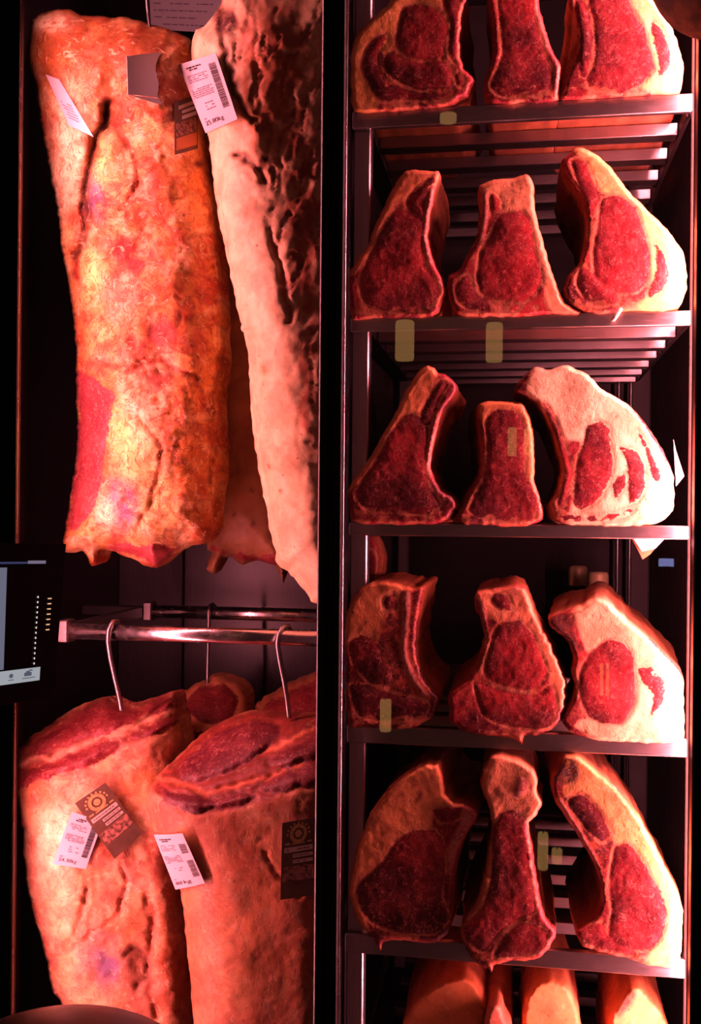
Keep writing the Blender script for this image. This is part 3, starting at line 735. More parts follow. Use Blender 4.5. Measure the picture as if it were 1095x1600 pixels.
cut_piece('beef rib roast with round red eye and scorched left edge, right on the fourth shelf', 'meat',
  k4([(640,245),(690,220),(740,205),(780,180),(810,185),(840,215),(890,260),(950,310),(1000,360),(1035,400),(1043,440),(1045,560),(1040,604),(980,612),(880,608),(800,605),(730,590),(690,565),(680,540),(700,500),(720,450),(710,400),(715,350),(690,300),(650,270)]),
  YF - 0.004, 0.34, [k4([(770,340),(820,305),(860,310),(890,350),(900,420),(895,500),(860,550),(810,555),(760,530),(735,470),(735,400)]),
   k4([(905,390),(945,385),(980,420),(990,460),(970,510),(945,525),(952,470),(920,430)])],
  crusts=[k4([(640,245),(690,225),(715,280),(745,330),(720,350),(690,300),(650,270)]), k4([(838,268),(848,266),(880,300),(882,310)]), k4([(790,196),(800,200),(822,222),(815,224)])],
  fat=(0.94, 0.66, 0.45), side=BROWN, back=(1.08, 0.03, 0), zmin=ZS[3], seed=43, group=G, fats=[k4([(720,210),(810,180),(1045,430),(1045,610),(800,605),(720,560),(760,540),(860,560),(900,510),(900,420),(890,340),(820,300),(760,340),(740,300)])], ltint=(1.25, 1.1, 1.1))
# row 5
cut_piece('beef rib roast with thick spotted fat cover, left on the fifth shelf', 'meat',
  k5([(310,105),(328,150),(332,190),(360,220),(400,222),(430,250),(415,290),(385,340),(365,400),(355,470),(350,560),(345,605),(300,635),(240,630),(180,625),(148,632),(140,662),(130,640),(110,605),(85,590),(62,540),(48,480),(55,420),(75,340),(110,255),(170,175),(250,115)]),
  YF - 0.006, 0.36, [k5([(190,330),(240,300),(300,300),(330,340),(330,420),(322,500),(345,560),(300,605),(200,605),(120,575),(78,520),(70,470),(120,420),(160,380)]),
   k5([(300,235),(380,232),(375,262),(320,275)])],
  bones=[k5([(398,232),(425,250),(370,350),(348,430),(340,430),(345,350),(375,290)])],
  splats=[(655,1250,5,8,30,(0.35,0.06,0.05),0.8),(600,1300,4,8,30,(0.35,0.06,0.05),0.8),(625,1245,5,4,0,(0.35,0.06,0.05),0.8),(645,1232,3,8,60,(0.3,0.05,0.04),0.8)],
  fat=(0.84, 0.36, 0.18), back=(1.06, 0.012, -0.02), zmin=ZS[4], seed=51, group=G, fats=[k5([(310,100),(335,190),(390,225),(300,235),(290,295),(200,320),(120,410),(70,470),(80,530),(110,610),(60,550),(45,480),(110,250),(250,110)])], ltint=(0.72, 0.8, 0.8))
cut_piece('narrow beef rib roast with bulbous bone top, middle of the fifth shelf', 'meat',
  k5([(470,85),(520,80),(560,95),(595,120),(608,150),(605,185),(622,215),(610,250),(585,275),(590,340),(600,420),(615,500),(630,560),(660,590),(660,620),(640,655),(600,685),(520,690),(480,700),(472,722),(462,712),(430,698),(400,660),(382,610),(395,560),(430,520),(450,450),(460,370),(475,290),(460,220),(440,160)]),
  YF - 0.012, 0.30, [k5([(500,250),(540,240),(575,280),(578,350),(588,440),(602,540),(560,560),(500,600),(450,660),(400,630),(390,590),(440,530),(465,470),(475,380),(470,310)]),
   k5([(560,575),(635,600),(630,650),(560,670),(480,675),(510,615)])],
  bones=[k5([(552,140),(578,150),(575,190),(545,205),(538,180)])],
  fat=(0.76, 0.34, 0.21), zmin=ZS[4], seed=52, group=G, fats=[k5([(440,80),(625,100),(625,230),(585,275),(510,240),(470,300),(465,460),(400,560),(390,540),(450,440),(470,300)])], jit=2.2, ltint=(0.78, 0.85, 0.85))
cut_piece('beef rib roast with long glowing fat stripe, right on the fifth shelf', 'meat',
  k5([(650,150),(690,80),(730,80),(790,130),(850,180),(920,280),(975,390),(1020,470),(1040,540),(1037,640),(1030,705),(990,708),(940,700),(880,682),(800,662),(745,645),(722,600),(780,560),(800,500),(780,410),(720,300),(665,220)]),
  YF - 0.010, 0.36, [k5([(840,350),(880,340),(915,380),(950,440),(980,490),(992,540),(975,620),(930,655),(860,650),(820,610),(830,540),(822,450)]),
   k5([(700,215),(740,195),(790,240),(830,310),(800,335),(750,290)]),
   k5([(700,600),(800,575),(815,610),(900,665),(880,672),(780,645),(735,620)])],
  bones=[k5([(664,208),(680,208),(740,300),(792,400),(812,500),(800,520),(780,420),(722,310)])],
  crusts=[k5([(655,150),(690,82),(722,90),(735,140),(700,165)])],
  fat=(0.93, 0.52, 0.22), side=BROWN, back=(1.12, 0.008, -0.04), zmin=ZS[4], seed=53, group=G, fats=[k5([(690,80),(740,80),(920,270),(1045,540),(1040,705),(920,700),(985,620),(1000,540),(930,400),(880,340),(840,340),(800,240),(740,180),(690,200)])], ltint=(0.85, 0.8, 0.85))
# row 6: only the tops are in the picture
for lab_, o_, y_, sd, fc in (
  ('rounded orange fat top of a roast, left at the bottom edge', [(205,900),(235,830),(270,785),(330,750),(400,740),(440,780),(457,830),(450,880),(440,1120),(230,1120)], 0.06, 61, (0.70,0.27,0.12)),
  ('pink ragged sliver of roast beside the rounded orange one at the bottom edge', [(452,900),(458,850),(470,820),(490,815),(505,850),(530,900),(530,1120),(460,1120)], 0.03, 62, (0.72,0.30,0.24)),
  ('rounded orange fat top of a roast, middle at the bottom edge', [(565,880),(575,800),(605,757),(650,745),(700,770),(724,820),(738,900),(740,1120),(565,1120)], 0.06, 63, (0.84,0.38,0.17)),
  ('pointed fat top of a roast with dark crust, right at the bottom edge', [(822,900),(830,850),(860,800),(890,765),(912,768),(945,800),(975,840),(1000,900),(1010,1120),(830,1120)], 0.06, 64, (0.82,0.36,0.16))):
    cut_piece(lab_, 'meat', k5(o_), y_, 0.26, [k5([(o_[0][0]+40, 1000), (o_[0][0]+110, 980), (o_[0][0]+110, 1100), (o_[0][0]+40, 1100)])], fat=fc, seed=sd, group=G, rim=400, zmin=ZS[5],
      crusts=[k5([(840,850),(880,775),(905,780),(890,820),(850,860)])] if sd == 64 else [])
# a strip of meat and ribs standing far back on the fourth shelf
cut_piece('thin strip of red rib meat standing at the back left above the fourth shelf', 'meat',
  [(571,842),(580,838),(588,850),(592,870),(591,900),(590,960),(570,960),(573,900),(570,870)], 0.20, 0.10, [[(576,860),(586,870),(585,930),(577,930)]], fat=(0.5,0.14,0.09), seed=71, group=G, grid=3)

# ------------------------------------------------------------------ big cuts hanging in the left bay
DK = (0.14, 0.045, 0.035); RED = (0.30, 0.025, 0.025); PUR = (0.20, 0.13, 0.36); YEL = (0.96, 0.84, 0.38); WHT = (0.97, 0.93, 0.72)
hang_piece('hanging_loin', 'long hanging beef loin with cracked orange and yellow fat', 'meat',
  [(45,60),(50,30),(75,16),(110,16),(125,24),(200,28),(270,48),(298,62),(304,100),(310,150),(318,180),(325,240),(335,320),(340,370),(345,440),(346,500),(347,560),(341,600),(343,650),(345,730),(338,780),(332,830),(320,848),(290,855),(262,872),(245,888),(225,882),(200,870),(165,858),(154,862),(150,884),(140,880),(130,862),(103,864),(98,840),(102,820),(110,770),(118,720),(120,660),(118,600),(118,540),(112,480),(105,430),(95,380),(90,330),(78,270),(65,200),(55,130),(42,90)],
  0.24, 0.105, 95, base=(0.70, 0.32, 0.12), mottle=0.9, seed=101, lump=0.012, rough=0.003,
  muscles=[[(120,580),(145,588),(178,620),(168,690),(158,740),(145,800),(108,828),(112,760),(120,660)], [(165,855),(200,848),(280,856),(262,872),(245,884),(225,878),(200,866)]],
  mnames=['lean_strip', 'cut_end'], ltint=(1.5, 2.6, 2.4),
  splats=[(90,90,45,46,0,(0.42,0.15,0.05),0.9,0.01),(190,75,100,44,4,(0.30,0.10,0.035),0.95,0.012),(70,35,30,14,0,WHT,0.9),(150,130,34,30,40,(0.36,0.13,0.045),0.8,0.012),(166,180,11,26,12,(0.06,0.02,0.015),1.0,-0.008),(100,260,24,90,8,WHT,0.9,0.010),(110,180,26,50,0,WHT,0.8),  # white splats also put the left tube's bleached glare into the fat colour
    (145,310,13,36,-8,PUR,0.9,0.006),(165,250,18,40,15,YEL,0.7,0.008),(210,395,36,26,20,RED,0.85,-0.008),(240,300,22,34,0,(0.62,0.14,0.1),0.6),(300,280,30,70,0,ORANGE,0.6,0.006),
    (135,430,20,50,15,YEL,0.85,0.008),(185,470,32,36,0,(0.8,0.4,0.3),0.6),(245,525,20,30,15,(0.30,0.05,0.05),0.85,-0.010),(205,535,34,22,-20,RED,0.7),(225,600,60,18,-12,RED,0.75),
    (170,560,40,14,-10,(0.7,0.3,0.25),0.6),(205,690,34,80,-8,YEL,0.9,0.008),(220,640,22,50,-15,WHT,0.6),(190,790,30,34,0,PUR,0.75,-0.004),(165,800,16,20,0,WHT,0.6),(250,800,30,40,0,YEL,0.6),
    (310,600,34,34,0,ORANGE,0.8,0.006),(300,740,30,60,0,ORANGE,0.7),(330,270,12,34,-10,DK,0.8,-0.006),(305,255,14,10,0,DK,0.6),(120,420,10,60,0,RED,0.5)],
  grooves=[([(168,160),(165,190),(150,215),(140,260),(130,300),(134,350),(120,400)], 7, 0.026, (0.10,0.03,0.025)), ([(180,200),(210,240),(215,290),(190,330)], 4, 0.008, (0.5,0.12,0.08)),
    ([(130,570),(200,575),(250,560),(300,590),(320,640)], 5, 0.007, (0.5,0.12,0.08)), ([(345,560),(330,620),(335,700),(325,760)], 4, 0.010, (0.30,0.10,0.05)), ([(215,650),(250,700),(240,780),(215,830)], 4, 0.006, (0.55,0.2,0.08))],
  plates=([(205,540),(345,540),(345,850),(215,850),(190,700)], 46, 0.009),
  parts=[('top_flap', [(40,10),(305,40),(305,110),(240,120),(170,150),(120,150),(60,120)])])
def bextra(x, y):
    rid = np.interp(y, [-20, 60, 150, 260, 380, 480, 560, 640, 720, 940], [330, 340, 365, 392, 420, 445, 460, 472, 484, 500])
    return np.maximum(0, x - rid) * 0.00008
hang_piece('hanging_flank', 'pale smooth-fatted beef side with torn dark flank, hanging by the centre post', 'meat',
  [(300,64),(306,46),(320,40),(335,22),(345,5),(360,-25),(500,-25),(550,-20),(550,935),(490,942),(484,934),(470,915),(448,892),(433,880),(431,868),(424,840),(415,790),(405,740),(398,690),(392,640),(388,560),(382,530),(370,480),(358,420),(350,380),(340,330),(332,270),(325,210),(318,190),(310,130),(298,88)],
  0.168, 0.085, 72, mottle=0.12, base=(0.95, 0.80, 0.64), seed=102, lump=0.008, rough=0.003, extra=bextra,
  splats=[(430,120,60,120,0,(0.50,0.17,0.10),0.9,0.006),(470,330,34,160,0,(0.38,0.12,0.08),0.9),(400,200,22,80,-15,(0.62,0.28,0.16),0.7,0.01),(420,60,40,50,0,(0.55,0.2,0.13),0.7,0.012),(485,560,22,120,0,(0.42,0.14,0.10),0.8),(440,700,36,160,-6,(0.93,0.62,0.40),0.5),
    (390,330,16,50,-15,(0.6,0.3,0.18),0.4),(478,640,10,90,-6,(0.62,0.2,0.14),0.5),(423,727,4,5,0,(0.5,0.15,0.08),0.9),(436,766,3,3,0,(0.3,0.1,0.06),0.9),(452,850,3,4,0,(0.3,0.1,0.06),0.9),(415,580,4,7,20,(0.45,0.3,0.1),0.8)],
  grooves=[([(345,20),(352,90),(372,150),(395,190)], 5, 0.010, DK), ([(372,240),(400,255),(415,285)], 5, 0.010, DK), ([(420,360),(440,430),(452,500)], 4, 0.006, (0.4,0.1,0.08))],
  flaps=([(325,20),(362,120),(395,240),(425,370),(455,480),(478,600),(490,720),(560,720),(560,-40),(345,-40)], 0.007),
  crusts=[[(328,22),(362,10),(376,40),(358,56),(336,50)], [(402,236),(418,240),(424,264),(410,262)]],
  parts=[('flank_flap', [(335,20),(372,120),(400,240),(428,370),(455,480),(478,600),(490,720),(555,720),(555,-30),(350,-30)])])
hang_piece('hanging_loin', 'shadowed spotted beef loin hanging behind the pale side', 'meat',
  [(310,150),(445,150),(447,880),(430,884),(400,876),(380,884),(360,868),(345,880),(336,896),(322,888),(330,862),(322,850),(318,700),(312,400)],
  0.42, 0.07, 60, base=(0.36, 0.18, 0.11), seed=103, lump=0.008,  # base colour darkened to stand in for shade behind the front cuts
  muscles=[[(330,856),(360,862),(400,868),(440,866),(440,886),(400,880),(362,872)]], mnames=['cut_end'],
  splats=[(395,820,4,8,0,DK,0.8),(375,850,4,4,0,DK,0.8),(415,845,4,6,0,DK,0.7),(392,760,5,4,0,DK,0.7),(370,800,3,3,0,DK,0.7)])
def cextra(rimx, rimy, slope, turn=0.0):
    def f(x, y):
        t = np.interp(x, rimx, rimy) - y
        return 0.5 * (t + np.sqrt(t * t + 120.0)) * slope + turn * (x - 24)
    return f
hang_piece('hanging_rib_primal', 'thick rib primal with knobbly pale fat and red cut top, lower left on a hook', 'meat',
  [(24,1178),(50,1150),(75,1135),(105,1112),(140,1096),(165,1088),(180,1098),(200,1102),(240,1090),(262,1082),(275,1080),(281,1100),(286,1130),(291,1160),(297,1200),(302,1300),(312,1400),(320,1500),(327,1600),(332,1720),(140,1720),(108,1600),(95,1570),(80,1545),(70,1490),(55,1440),(45,1400),(38,1370),(35,1310),(30,1260),(22,1220)],
  0.17, 0.085, 70, mottle=0.5, bthick=0.06, base=(0.62, 0.28, 0.22), seed=104, lump=0.010, rough=0.002, extra=cextra([20,50,90,130,185,240,290],[1230,1222,1210,1195,1168,1150,1130], 0.0009, 0.0004),
  muscles=[[(48,1172),(75,1146),(110,1120),(165,1094),(195,1106),(226,1110),(205,1130),(150,1150),(100,1166),(64,1182)], [(26,1210),(60,1196),(110,1180),(150,1165),(186,1160),(182,1174),(150,1194),(110,1207),(60,1222),(26,1232)], [(198,1154),(235,1134),(276,1120),(278,1130),(240,1150)], [(225,1104),(265,1088),(274,1092),(272,1104),(235,1116)]],
  zones=[([(24,1178),(50,1150),(105,1112),(165,1088),(200,1102),(240,1090),(275,1080),(282,1104),(280,1130),(240,1150),(185,1168),(130,1195),(90,1210),(50,1222),(25,1230)], (0.25, 0.05, 0.042))],
  mnames=['eye_muscle', 'cap_muscle', 'muscle', 'muscle'], ltint=(0.75, 0.9, 0.9),
  splats=[(90,1180,80,30,-25,(0.25,0.03,0.03),0.9),(190,1130,70,26,-15,(0.28,0.035,0.03),0.85),(90,1310,36,60,10,WHT,0.7,0.006),(110,1400,50,50,0,(0.88,0.56,0.36),0.5,0.008),(60,1240,40,20,0,(0.7,0.25,0.14),0.6),(240,1230,60,40,0,(0.82,0.32,0.15),0.7),(165,1510,24,44,0,PUR,0.6,-0.006),(215,1510,20,30,0,(0.30,0.12,0.09),0.75,-0.012),(210,1560,30,30,0,(0.5,0.2,0.16),0.5),
    (265,1480,30,90,-5,(0.70,0.24,0.14),0.7,0.010),(190,1440,30,24,0,(0.72,0.26,0.15),0.6),(210,1460,30,20,0,(0.35,0.2,0.08),0.35),(130,1560,30,40,0,(0.9,0.5,0.3),0.5),(270,1560,34,40,0,(0.62,0.2,0.13),0.6,0.008)],
  grooves=[([(35,1196),(90,1178),(150,1158),(215,1132),(272,1108)], 4, 0.001, (0.80,0.42,0.34)), ([(135,1390),(125,1440),(100,1480)], 4, 0.006, (0.6,0.22,0.14)), ([(190,1350),(195,1390),(180,1430),(130,1470),(90,1490)], 3, 0.006, (0.6,0.2,0.14)), ([(230,1400),(240,1460),(232,1520),(245,1590)], 6, 0.006, (0.45,0.13,0.09)), ([(280,1330),(285,1420),(300,1520)], 4, 0.008, (0.5,0.15,0.1)), ([(195,1490),(215,1485),(230,1510),(215,1540)], 5, 0.004, DK)])
hang_piece('hanging_rib_primal', 'smooth orange-fatted rib primal with dark marbled cut top, on a hook by the centre post', 'meat',
  [(230,1240),(245,1215),(262,1195),(280,1180),(295,1165),(330,1135),(365,1118),(400,1110),(440,1114),(490,1112),(545,1118),(548,1720),(325,1720),(303,1600),(294,1500),(286,1420),(276,1370),(256,1330),(240,1300),(230,1265)],
  0.13, 0.085, 95, bthick=0.02, mottle=0.25, base=(0.50, 0.185, 0.12), seed=105, lump=0.003, rough=0.0006, extra=cextra([230,250,275,320,370,420,460,525],[1225,1247,1262,1274,1266,1252,1232,1220], 0.0008),
  muscles=[[(278,1205),(300,1178),(330,1150),(390,1126),(436,1134),(425,1160),(395,1186),(345,1212),(305,1226)], [(248,1222),(268,1236),(320,1246),(385,1238),(398,1246),(350,1266),(300,1270),(258,1256)], [(395,1234),(440,1208),(490,1198),(540,1194),(540,1212),(440,1238)], [(420,1190),(470,1156),(545,1136),(545,1160),(450,1200)]],
  zones=[([(236,1228),(262,1195),(295,1165),(330,1135),(365,1118),(400,1110),(490,1112),(545,1118),(545,1215),(460,1232),(420,1250),(370,1265),(320,1272),(275,1260),(248,1244)], (0.22, 0.032, 0.027))],
  mnames=['eye_muscle', 'cap_muscle', 'muscle', 'muscle'], ltint=(0.55, 0.65, 0.8),
  splats=[(340,1190,110,46,-20,(0.24,0.028,0.024),0.95),(460,1175,80,50,-15,(0.25,0.03,0.025),0.95),(418,1300,6,9,0,(0.3,0.08,0.05),0.9),(400,1400,60,80,0,(0.74,0.25,0.13),0.6),(350,1500,60,90,0,(0.84,0.36,0.18),0.4),(405,1500,4,4,0,(0.3,0.08,0.05),0.8),(385,1340,30,40,0,(0.62,0.16,0.1),0.5),(470,1450,40,90,0,(0.6,0.18,0.1),0.6)],
  grooves=[([(250,1215),(320,1235),(400,1222),(480,1185)], 4, 0.006, (0.7,0.2,0.12)), ([(400,1180),(440,1160),(500,1130)], 3, 0.005, (0.75,0.25,0.16)), ([(410,1330),(430,1360),(470,1400)], 3, 0.003, (0.6,0.18,0.1))])
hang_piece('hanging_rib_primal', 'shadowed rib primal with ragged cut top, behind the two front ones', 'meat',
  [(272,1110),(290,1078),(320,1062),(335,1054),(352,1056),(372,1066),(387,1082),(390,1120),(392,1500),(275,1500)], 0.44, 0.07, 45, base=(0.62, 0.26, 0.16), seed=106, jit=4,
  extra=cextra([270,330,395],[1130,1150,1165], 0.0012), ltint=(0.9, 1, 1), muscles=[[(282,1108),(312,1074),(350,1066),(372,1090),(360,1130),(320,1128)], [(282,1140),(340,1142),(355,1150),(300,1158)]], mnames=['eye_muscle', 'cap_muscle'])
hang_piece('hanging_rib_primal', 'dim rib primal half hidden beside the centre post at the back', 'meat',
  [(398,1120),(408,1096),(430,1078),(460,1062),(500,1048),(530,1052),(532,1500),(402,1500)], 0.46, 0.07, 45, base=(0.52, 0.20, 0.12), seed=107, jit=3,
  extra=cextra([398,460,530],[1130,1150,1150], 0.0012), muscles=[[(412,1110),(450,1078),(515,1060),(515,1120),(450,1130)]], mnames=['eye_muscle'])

# ------------------------------------------------------------------ rails and hooks
def rail(px0, py0, px1, py1, y, r, label):
    a, b = at(px0, py0, y), at(px1, py1, y); b[2] = a[2]
    e = empty('hanging_rail', a, label, 'rail', 'steel meat rails of the left bay')
    b[0] = XM - 0.010
    MB().tube([a, b], r, 20).build('tube', CHROME, e, True)
    MB().box(a[0] - 0.006, a[0] + 0.012, y - 0.018, y + 0.018, a[2] - 0.018, a[2] + 0.020, 0.002).build('bracket', STEEL, e)
    MB().box(XL + 0.001, a[0] - 0.006, y - 0.012, y + 0.012, a[2] - 0.010, a[2] + 0.010, 0.002).build('arm', DARKPANEL, e)
    return a, b
ra = rail(102, 986, 490, 996, 0.17, 0.0135, 'bright steel meat rail carrying the two front hooks')
rb = rail(232, 955, 490, 958, 0.54, 0.0135, 'dim steel meat rail behind the bright one')
arm = MB().box(ra[0][0] - 0.006, ra[0][0] + 0.008, 0.189, 0.52, ra[0][2] - 0.012, ra[0][2] + 0.012, 0.002).build('rail_arm', STEEL)
tag(arm, 'steel side arm joining the two meat rails at the left wall', 'rail arm')
def hook(pts, ys, r, label):
    P = at([p[0] for p in pts], [p[1] for p in pts], ys)
    Q = np.stack([np.asarray(c) for c in smooth_poly(P[:, [0, 2]], 0.004, False)])
    t = np.linspace(0, 1, len(Q)); src = np.linspace(0, 1, len(P))
    L0 = np.concatenate([[0], np.cumsum(np.hypot(*np.diff(P[:, [0, 2]], axis=0).T))]); LQ = np.concatenate([[0], np.cumsum(np.hypot(*np.diff(Q, axis=0).T))])
    yy = np.interp(LQ / LQ[-1], L0 / L0[-1], P[:, 1])
    o = MB().tube(np.stack([Q[:, 0], yy, Q[:, 1]], -1), r, 12).build('meat_hook', STEELV, None, True)
    tag(o, label, 'hook', 'steel meat hooks')
yr = 0.17
hook([(192,1000),(190,982),(184,971),(176,972),(170,985),(169,1003),(173,1030),(180,1062),(187,1092),(190,1110)], [yr+0.020,yr+0.021,yr+0.008,yr-0.010,yr-0.020,yr-0.021,yr-0.018,yr-0.012,yr,yr+0.004], 0.0042, 'steel hook over the bright rail, holding the lower left primal')
hook([(458,1004),(456,990),(450,978),(442,980),(436,992),(434,1008),(438,1035),(444,1065),(449,1095),(452,1122)], [yr+0.020,yr+0.021,yr+0.008,yr-0.010,yr-0.020,yr-0.021,yr-0.018,yr-0.010,yr,yr+0.004], 0.0042, 'steel hook over the bright rail, holding the primal by the centre post')
yr = 0.54
hook([(338,968),(337,950),(333,944),(328,946),(326,955),(326,980),(325,1020),(324,1060),(324,1075)], [yr+0.019,yr+0.018,yr,yr-0.012,yr-0.020,yr-0.020,yr-0.022,yr-0.03,yr-0.04], 0.0036, 'dim steel hook over the rear rail')
hook([(380,-120),(380,0),(381,100),(383,170)], [0.43,0.43,0.43,0.43], 0.0036, 'hidden hook shank above the shadowed spotted loin')
hook([(226,-60),(228,-20),(231,20),(235,50),(238,75)], [0.22,0.22,0.22,0.21,0.19], 0.0030, 'bright thin hook shank rising out of the long loin top')

# ------------------------------------------------------------------ labels and cards
def surf(label, quad):
    V, y = PIECES[label]; q = np.array(quad)
    d = sdf(V, q); s = d > -3
    A_ = np.stack([V[s, 0], V[s, 1], np.ones(s.sum())], -1)
    k, *_ = np.linalg.lstsq(A_, y[s], rcond=None)
    return k + np.array([0, 0, -(np.max(A_ @ k - y[s]) * 0.75 + 0.002)])
class Sheet:
    def __init__(s, name, label, quad, plane, mat, parent=None, cat='label', bend=0.0, group=None, n=6, thick=0.0006, part='sheet'):
        s.q = np.array(quad, float)          # TL TR BR BL
        k = np.asarray(plane, float)
        s.c = np.array([at(p[0], p[1], k[0]*p[0] + k[1]*p[1] + k[2]) for p in s.q])
        s.n = np.cross(s.c[1] - s.c[0], s.c[3] - s.c[0]); s.n /= np.linalg.norm(s.n)
        if s.n[1] > 0: s.n = -s.n
        s.bend = bend
        s.root = empty(name, s.c.mean(0), label, cat, group)
        V = []; Fc = []
        for b in (0, 1):
            for j in range(n + 1):
                for i in range(n + 1): V.append(s.p(i / n, j / n, -thick * b))
        w = n + 1
        for j in range(n):
            for i in range(n):
                a = j*w+i; Fc.append((a, a+w, a+w+1, a+1)); a += w*w; Fc.append((a, a+1, a+w+1, a+w))
        edge = [(i, i+1) for i in range(n)] + [(n+j*w, n+(j+1)*w) for j in range(n)] + [(n*w+i+1, n*w+i) for i in range(n)] + [((j+1)*w, j*w) for j in range(n)]
        for a, b in edge: Fc.append((a, b, b+w*w, a+w*w))
        s.sheet = link(part, mesh(part, V, Fc), s.root, mat)
    def p(s, u, v, h=0.0):
        a = s.c[0]*(1-u)*(1-v) + s.c[1]*u*(1-v) + s.c[2]*u*v + s.c[3]*(1-u)*v
        return a + s.n * (h + s.bend * (4*u*(1-u)))
    def quads(s, name, rects, mat, h=0.0006):
        V = []; Fc = []
        for (u0, v0, u1, v1) in rects:
            b = len(V); V += [s.p(u0, v0, h), s.p(u0, v1, h), s.p(u1, v1, h), s.p(u1, v0, h)]; Fc.append((b, b+1, b+2, b+3))
        return link(name, mesh(name, V, Fc), s.sheet, mat)
    def text(s, name, body, u0, v0, u1, v1, mat, h=0.0008, rot=False):
        cu = bpy.data.curves.new('t', 'FONT'); cu.body = body
        o = bpy.data.objects.new('t', cu); col.objects.link(o)
        dg = bpy.context.evaluated_depsgraph_get(); me = bpy.data.meshes.new_from_object(o.evaluated_get(dg))
        X = np.array([v.co[:2] for v in me.vertices]); Fc = [tuple(p.vertices) for p in me.polygons]
        bpy.data.objects.remove(o, do_unlink=True); bpy.data.curves.remove(cu); bpy.data.meshes.remove(me)
        X = (X - X.min(0)) / np.maximum(1e-9, X.max(0) - X.min(0))
        if rot: V = [s.p(u0 + (u1-u0) * (y), v0 + (v1-v0) * x, h) for x, y in X]
        else: V = [s.p(u0 + (u1-u0) * x, v1 + (v0-v1) * y, h) for x, y in X]
        return link(name, mesh(name, V, Fc), s.sheet, mat)
def words(u0, u1, v, h, r, frac=0.9):
    out = []; u = u0
    while u < u1:
        w = r.uniform(0.03, 0.11)
        if u + w > u1: break
        if r.random() < frac: out.append((u, v, u + w, v + h))
        u += w + 0.018
    return out
def print_label(sh, weight, seed, bars=((0.74, 0.12, 0.92, 0.78),)):
    r = random.Random(seed)
    R = words(0.16, 0.62, 0.08, 0.022, r) + words(0.22, 0.55, 0.115, 0.022, r)
    sh.quads('heading', R, INK)
    R = []
    for k in range(4): R += words(0.10, 0.66, 0.20 + k * 0.030, 0.012, r, 0.8)
    for k in range(5): R += words(0.08, 0.68, 0.40 + k * 0.028, 0.014, r)
    for k in range(3): R += words(0.30, 0.66, 0.62 + k * 0.045, 0.016, r, 0.6)
    R += [(0.12, 0.82, 0.2, 0.835)]
    sh.quads('small_print', R, GREYINK)
    R = []
    for (u0, v0, u1, v1) in bars:
        v = v0
        while v < v1:
            w = r.choice([0.006, 0.010, 0.016]); R.append((u0, v, u1, min(v1, v + w))); v += w + r.choice([0.004, 0.007])
    sh.quads('barcode', R, INK)
    sh.text('weight_print', weight, 0.12 if len(weight) > 2 else 0.42, 0.86, 0.66, 0.94, INK)
    if len(weight) < 3: sh.quads('worn_print', [(0.12, 0.865, 0.19, 0.92), (0.21, 0.87, 0.25, 0.925), (0.28, 0.865, 0.35, 0.92)], GREYINK)
def print_card(sh, seed):
    r = random.Random(seed)
    # round emblem above, three pale bars, picture below
    V = []; Fc = []
    def disc(u, v, ru, rv, r0, n=20):
        b = len(V)
        for k in range(n):
            an = 2 * math.pi * k / n
            for q in (r0, 1.0): V.append(sh.p(u + ru*q*math.cos(an), v + rv*q*math.sin(an), 0.0008))
        for k in range(n):
            k2 = (k + 1) % n; Fc.append((b+2*k, b+2*k+1, b+2*k2+1, b+2*k2))
    disc(0.5, 0.17, 0.26, 0.125, 0.62); disc(0.5, 0.17, 0.10, 0.05, 0.05)
    for k in range(9):
        an = math.pi * (1.0 + k / 8); disc(0.5 + 0.33*math.cos(an), 0.17 + 0.155*math.sin(an)*0.9, 0.035, 0.018, 0.1, 8)
    link('emblem', mesh('emblem', V, Fc), sh.sheet, GOLD)
    sh.quads('emblem_ribbon', [(0.10, 0.275, 0.24, 0.30), (0.76, 0.275, 0.90, 0.30), (0.30, 0.285, 0.70, 0.305)], GOLD)
    sh.quads('print_bar', [(0.08, 0.335, 0.92, 0.40)], CARDLINE)
    sh.quads('print_bar', [(0.34, 0.43, 0.92, 0.475)], CARDLINE)
    sh.quads('print_bar', [(0.34, 0.505, 0.92, 0.55)], CARDLINE)
    sh.quads('print_words', words(0.14, 0.86, 0.36, 0.015, r) + words(0.38, 0.88, 0.446, 0.013, r) + words(0.38, 0.88, 0.52, 0.013, r), CARD, 0.0010)
    sh.quads('picture', [(0.04, 0.585, 0.96, 0.775)], CARDPIC)
LOIN = 'long hanging beef loin with cracked orange and yellow fat'
SIDE = 'pale smooth-fatted beef side with torn dark flank, hanging by the centre post'
PR1 = 'thick rib primal with knobbly pale fat and red cut top, lower left on a hook'
PR2 = 'smooth orange-fatted rib primal with dark marbled cut top, on a hook by the centre post'
GL = 'paper labels pinned to the meat'
q = [(279,101),(337,83),(371,186),(321,208)]
s1 = Sheet('weight_label', 'white printed label marked 25.80kg on the pale hanging side', q, surf(SIDE, q), PAPER, group=GL); print_label(s1, '25.80kg', 1)
q = [(71,116),(100,128),(148,196),(140,222)]
q = [(71,116),(92,124),(146,214),(108,196)]
s2 = Sheet('weight_label', 'white label seen edge-on at the upper left of the long loin', q, surf(LOIN, q) + np.array([-0.0007, 0, 0.06]), PAPER, group=GL)
s2.quads('small_print', sum([words(0.2, 0.8, 0.5 + k*0.06, 0.02, random.Random(5+k)) for k in range(6)], []), GREYINK)
q = [(198,88),(252,82),(250,154),(200,148)]
s3 = Sheet('folded_label', 'plain back of a white label folded over near the loin top', q, surf(LOIN, q) + np.array([0.0010, 0, -0.0010 * 225 - 0.012]), PAPER, group=GL, bend=0.003)
q2 = [(200,148),(250,154),(278,165),(245,162)]
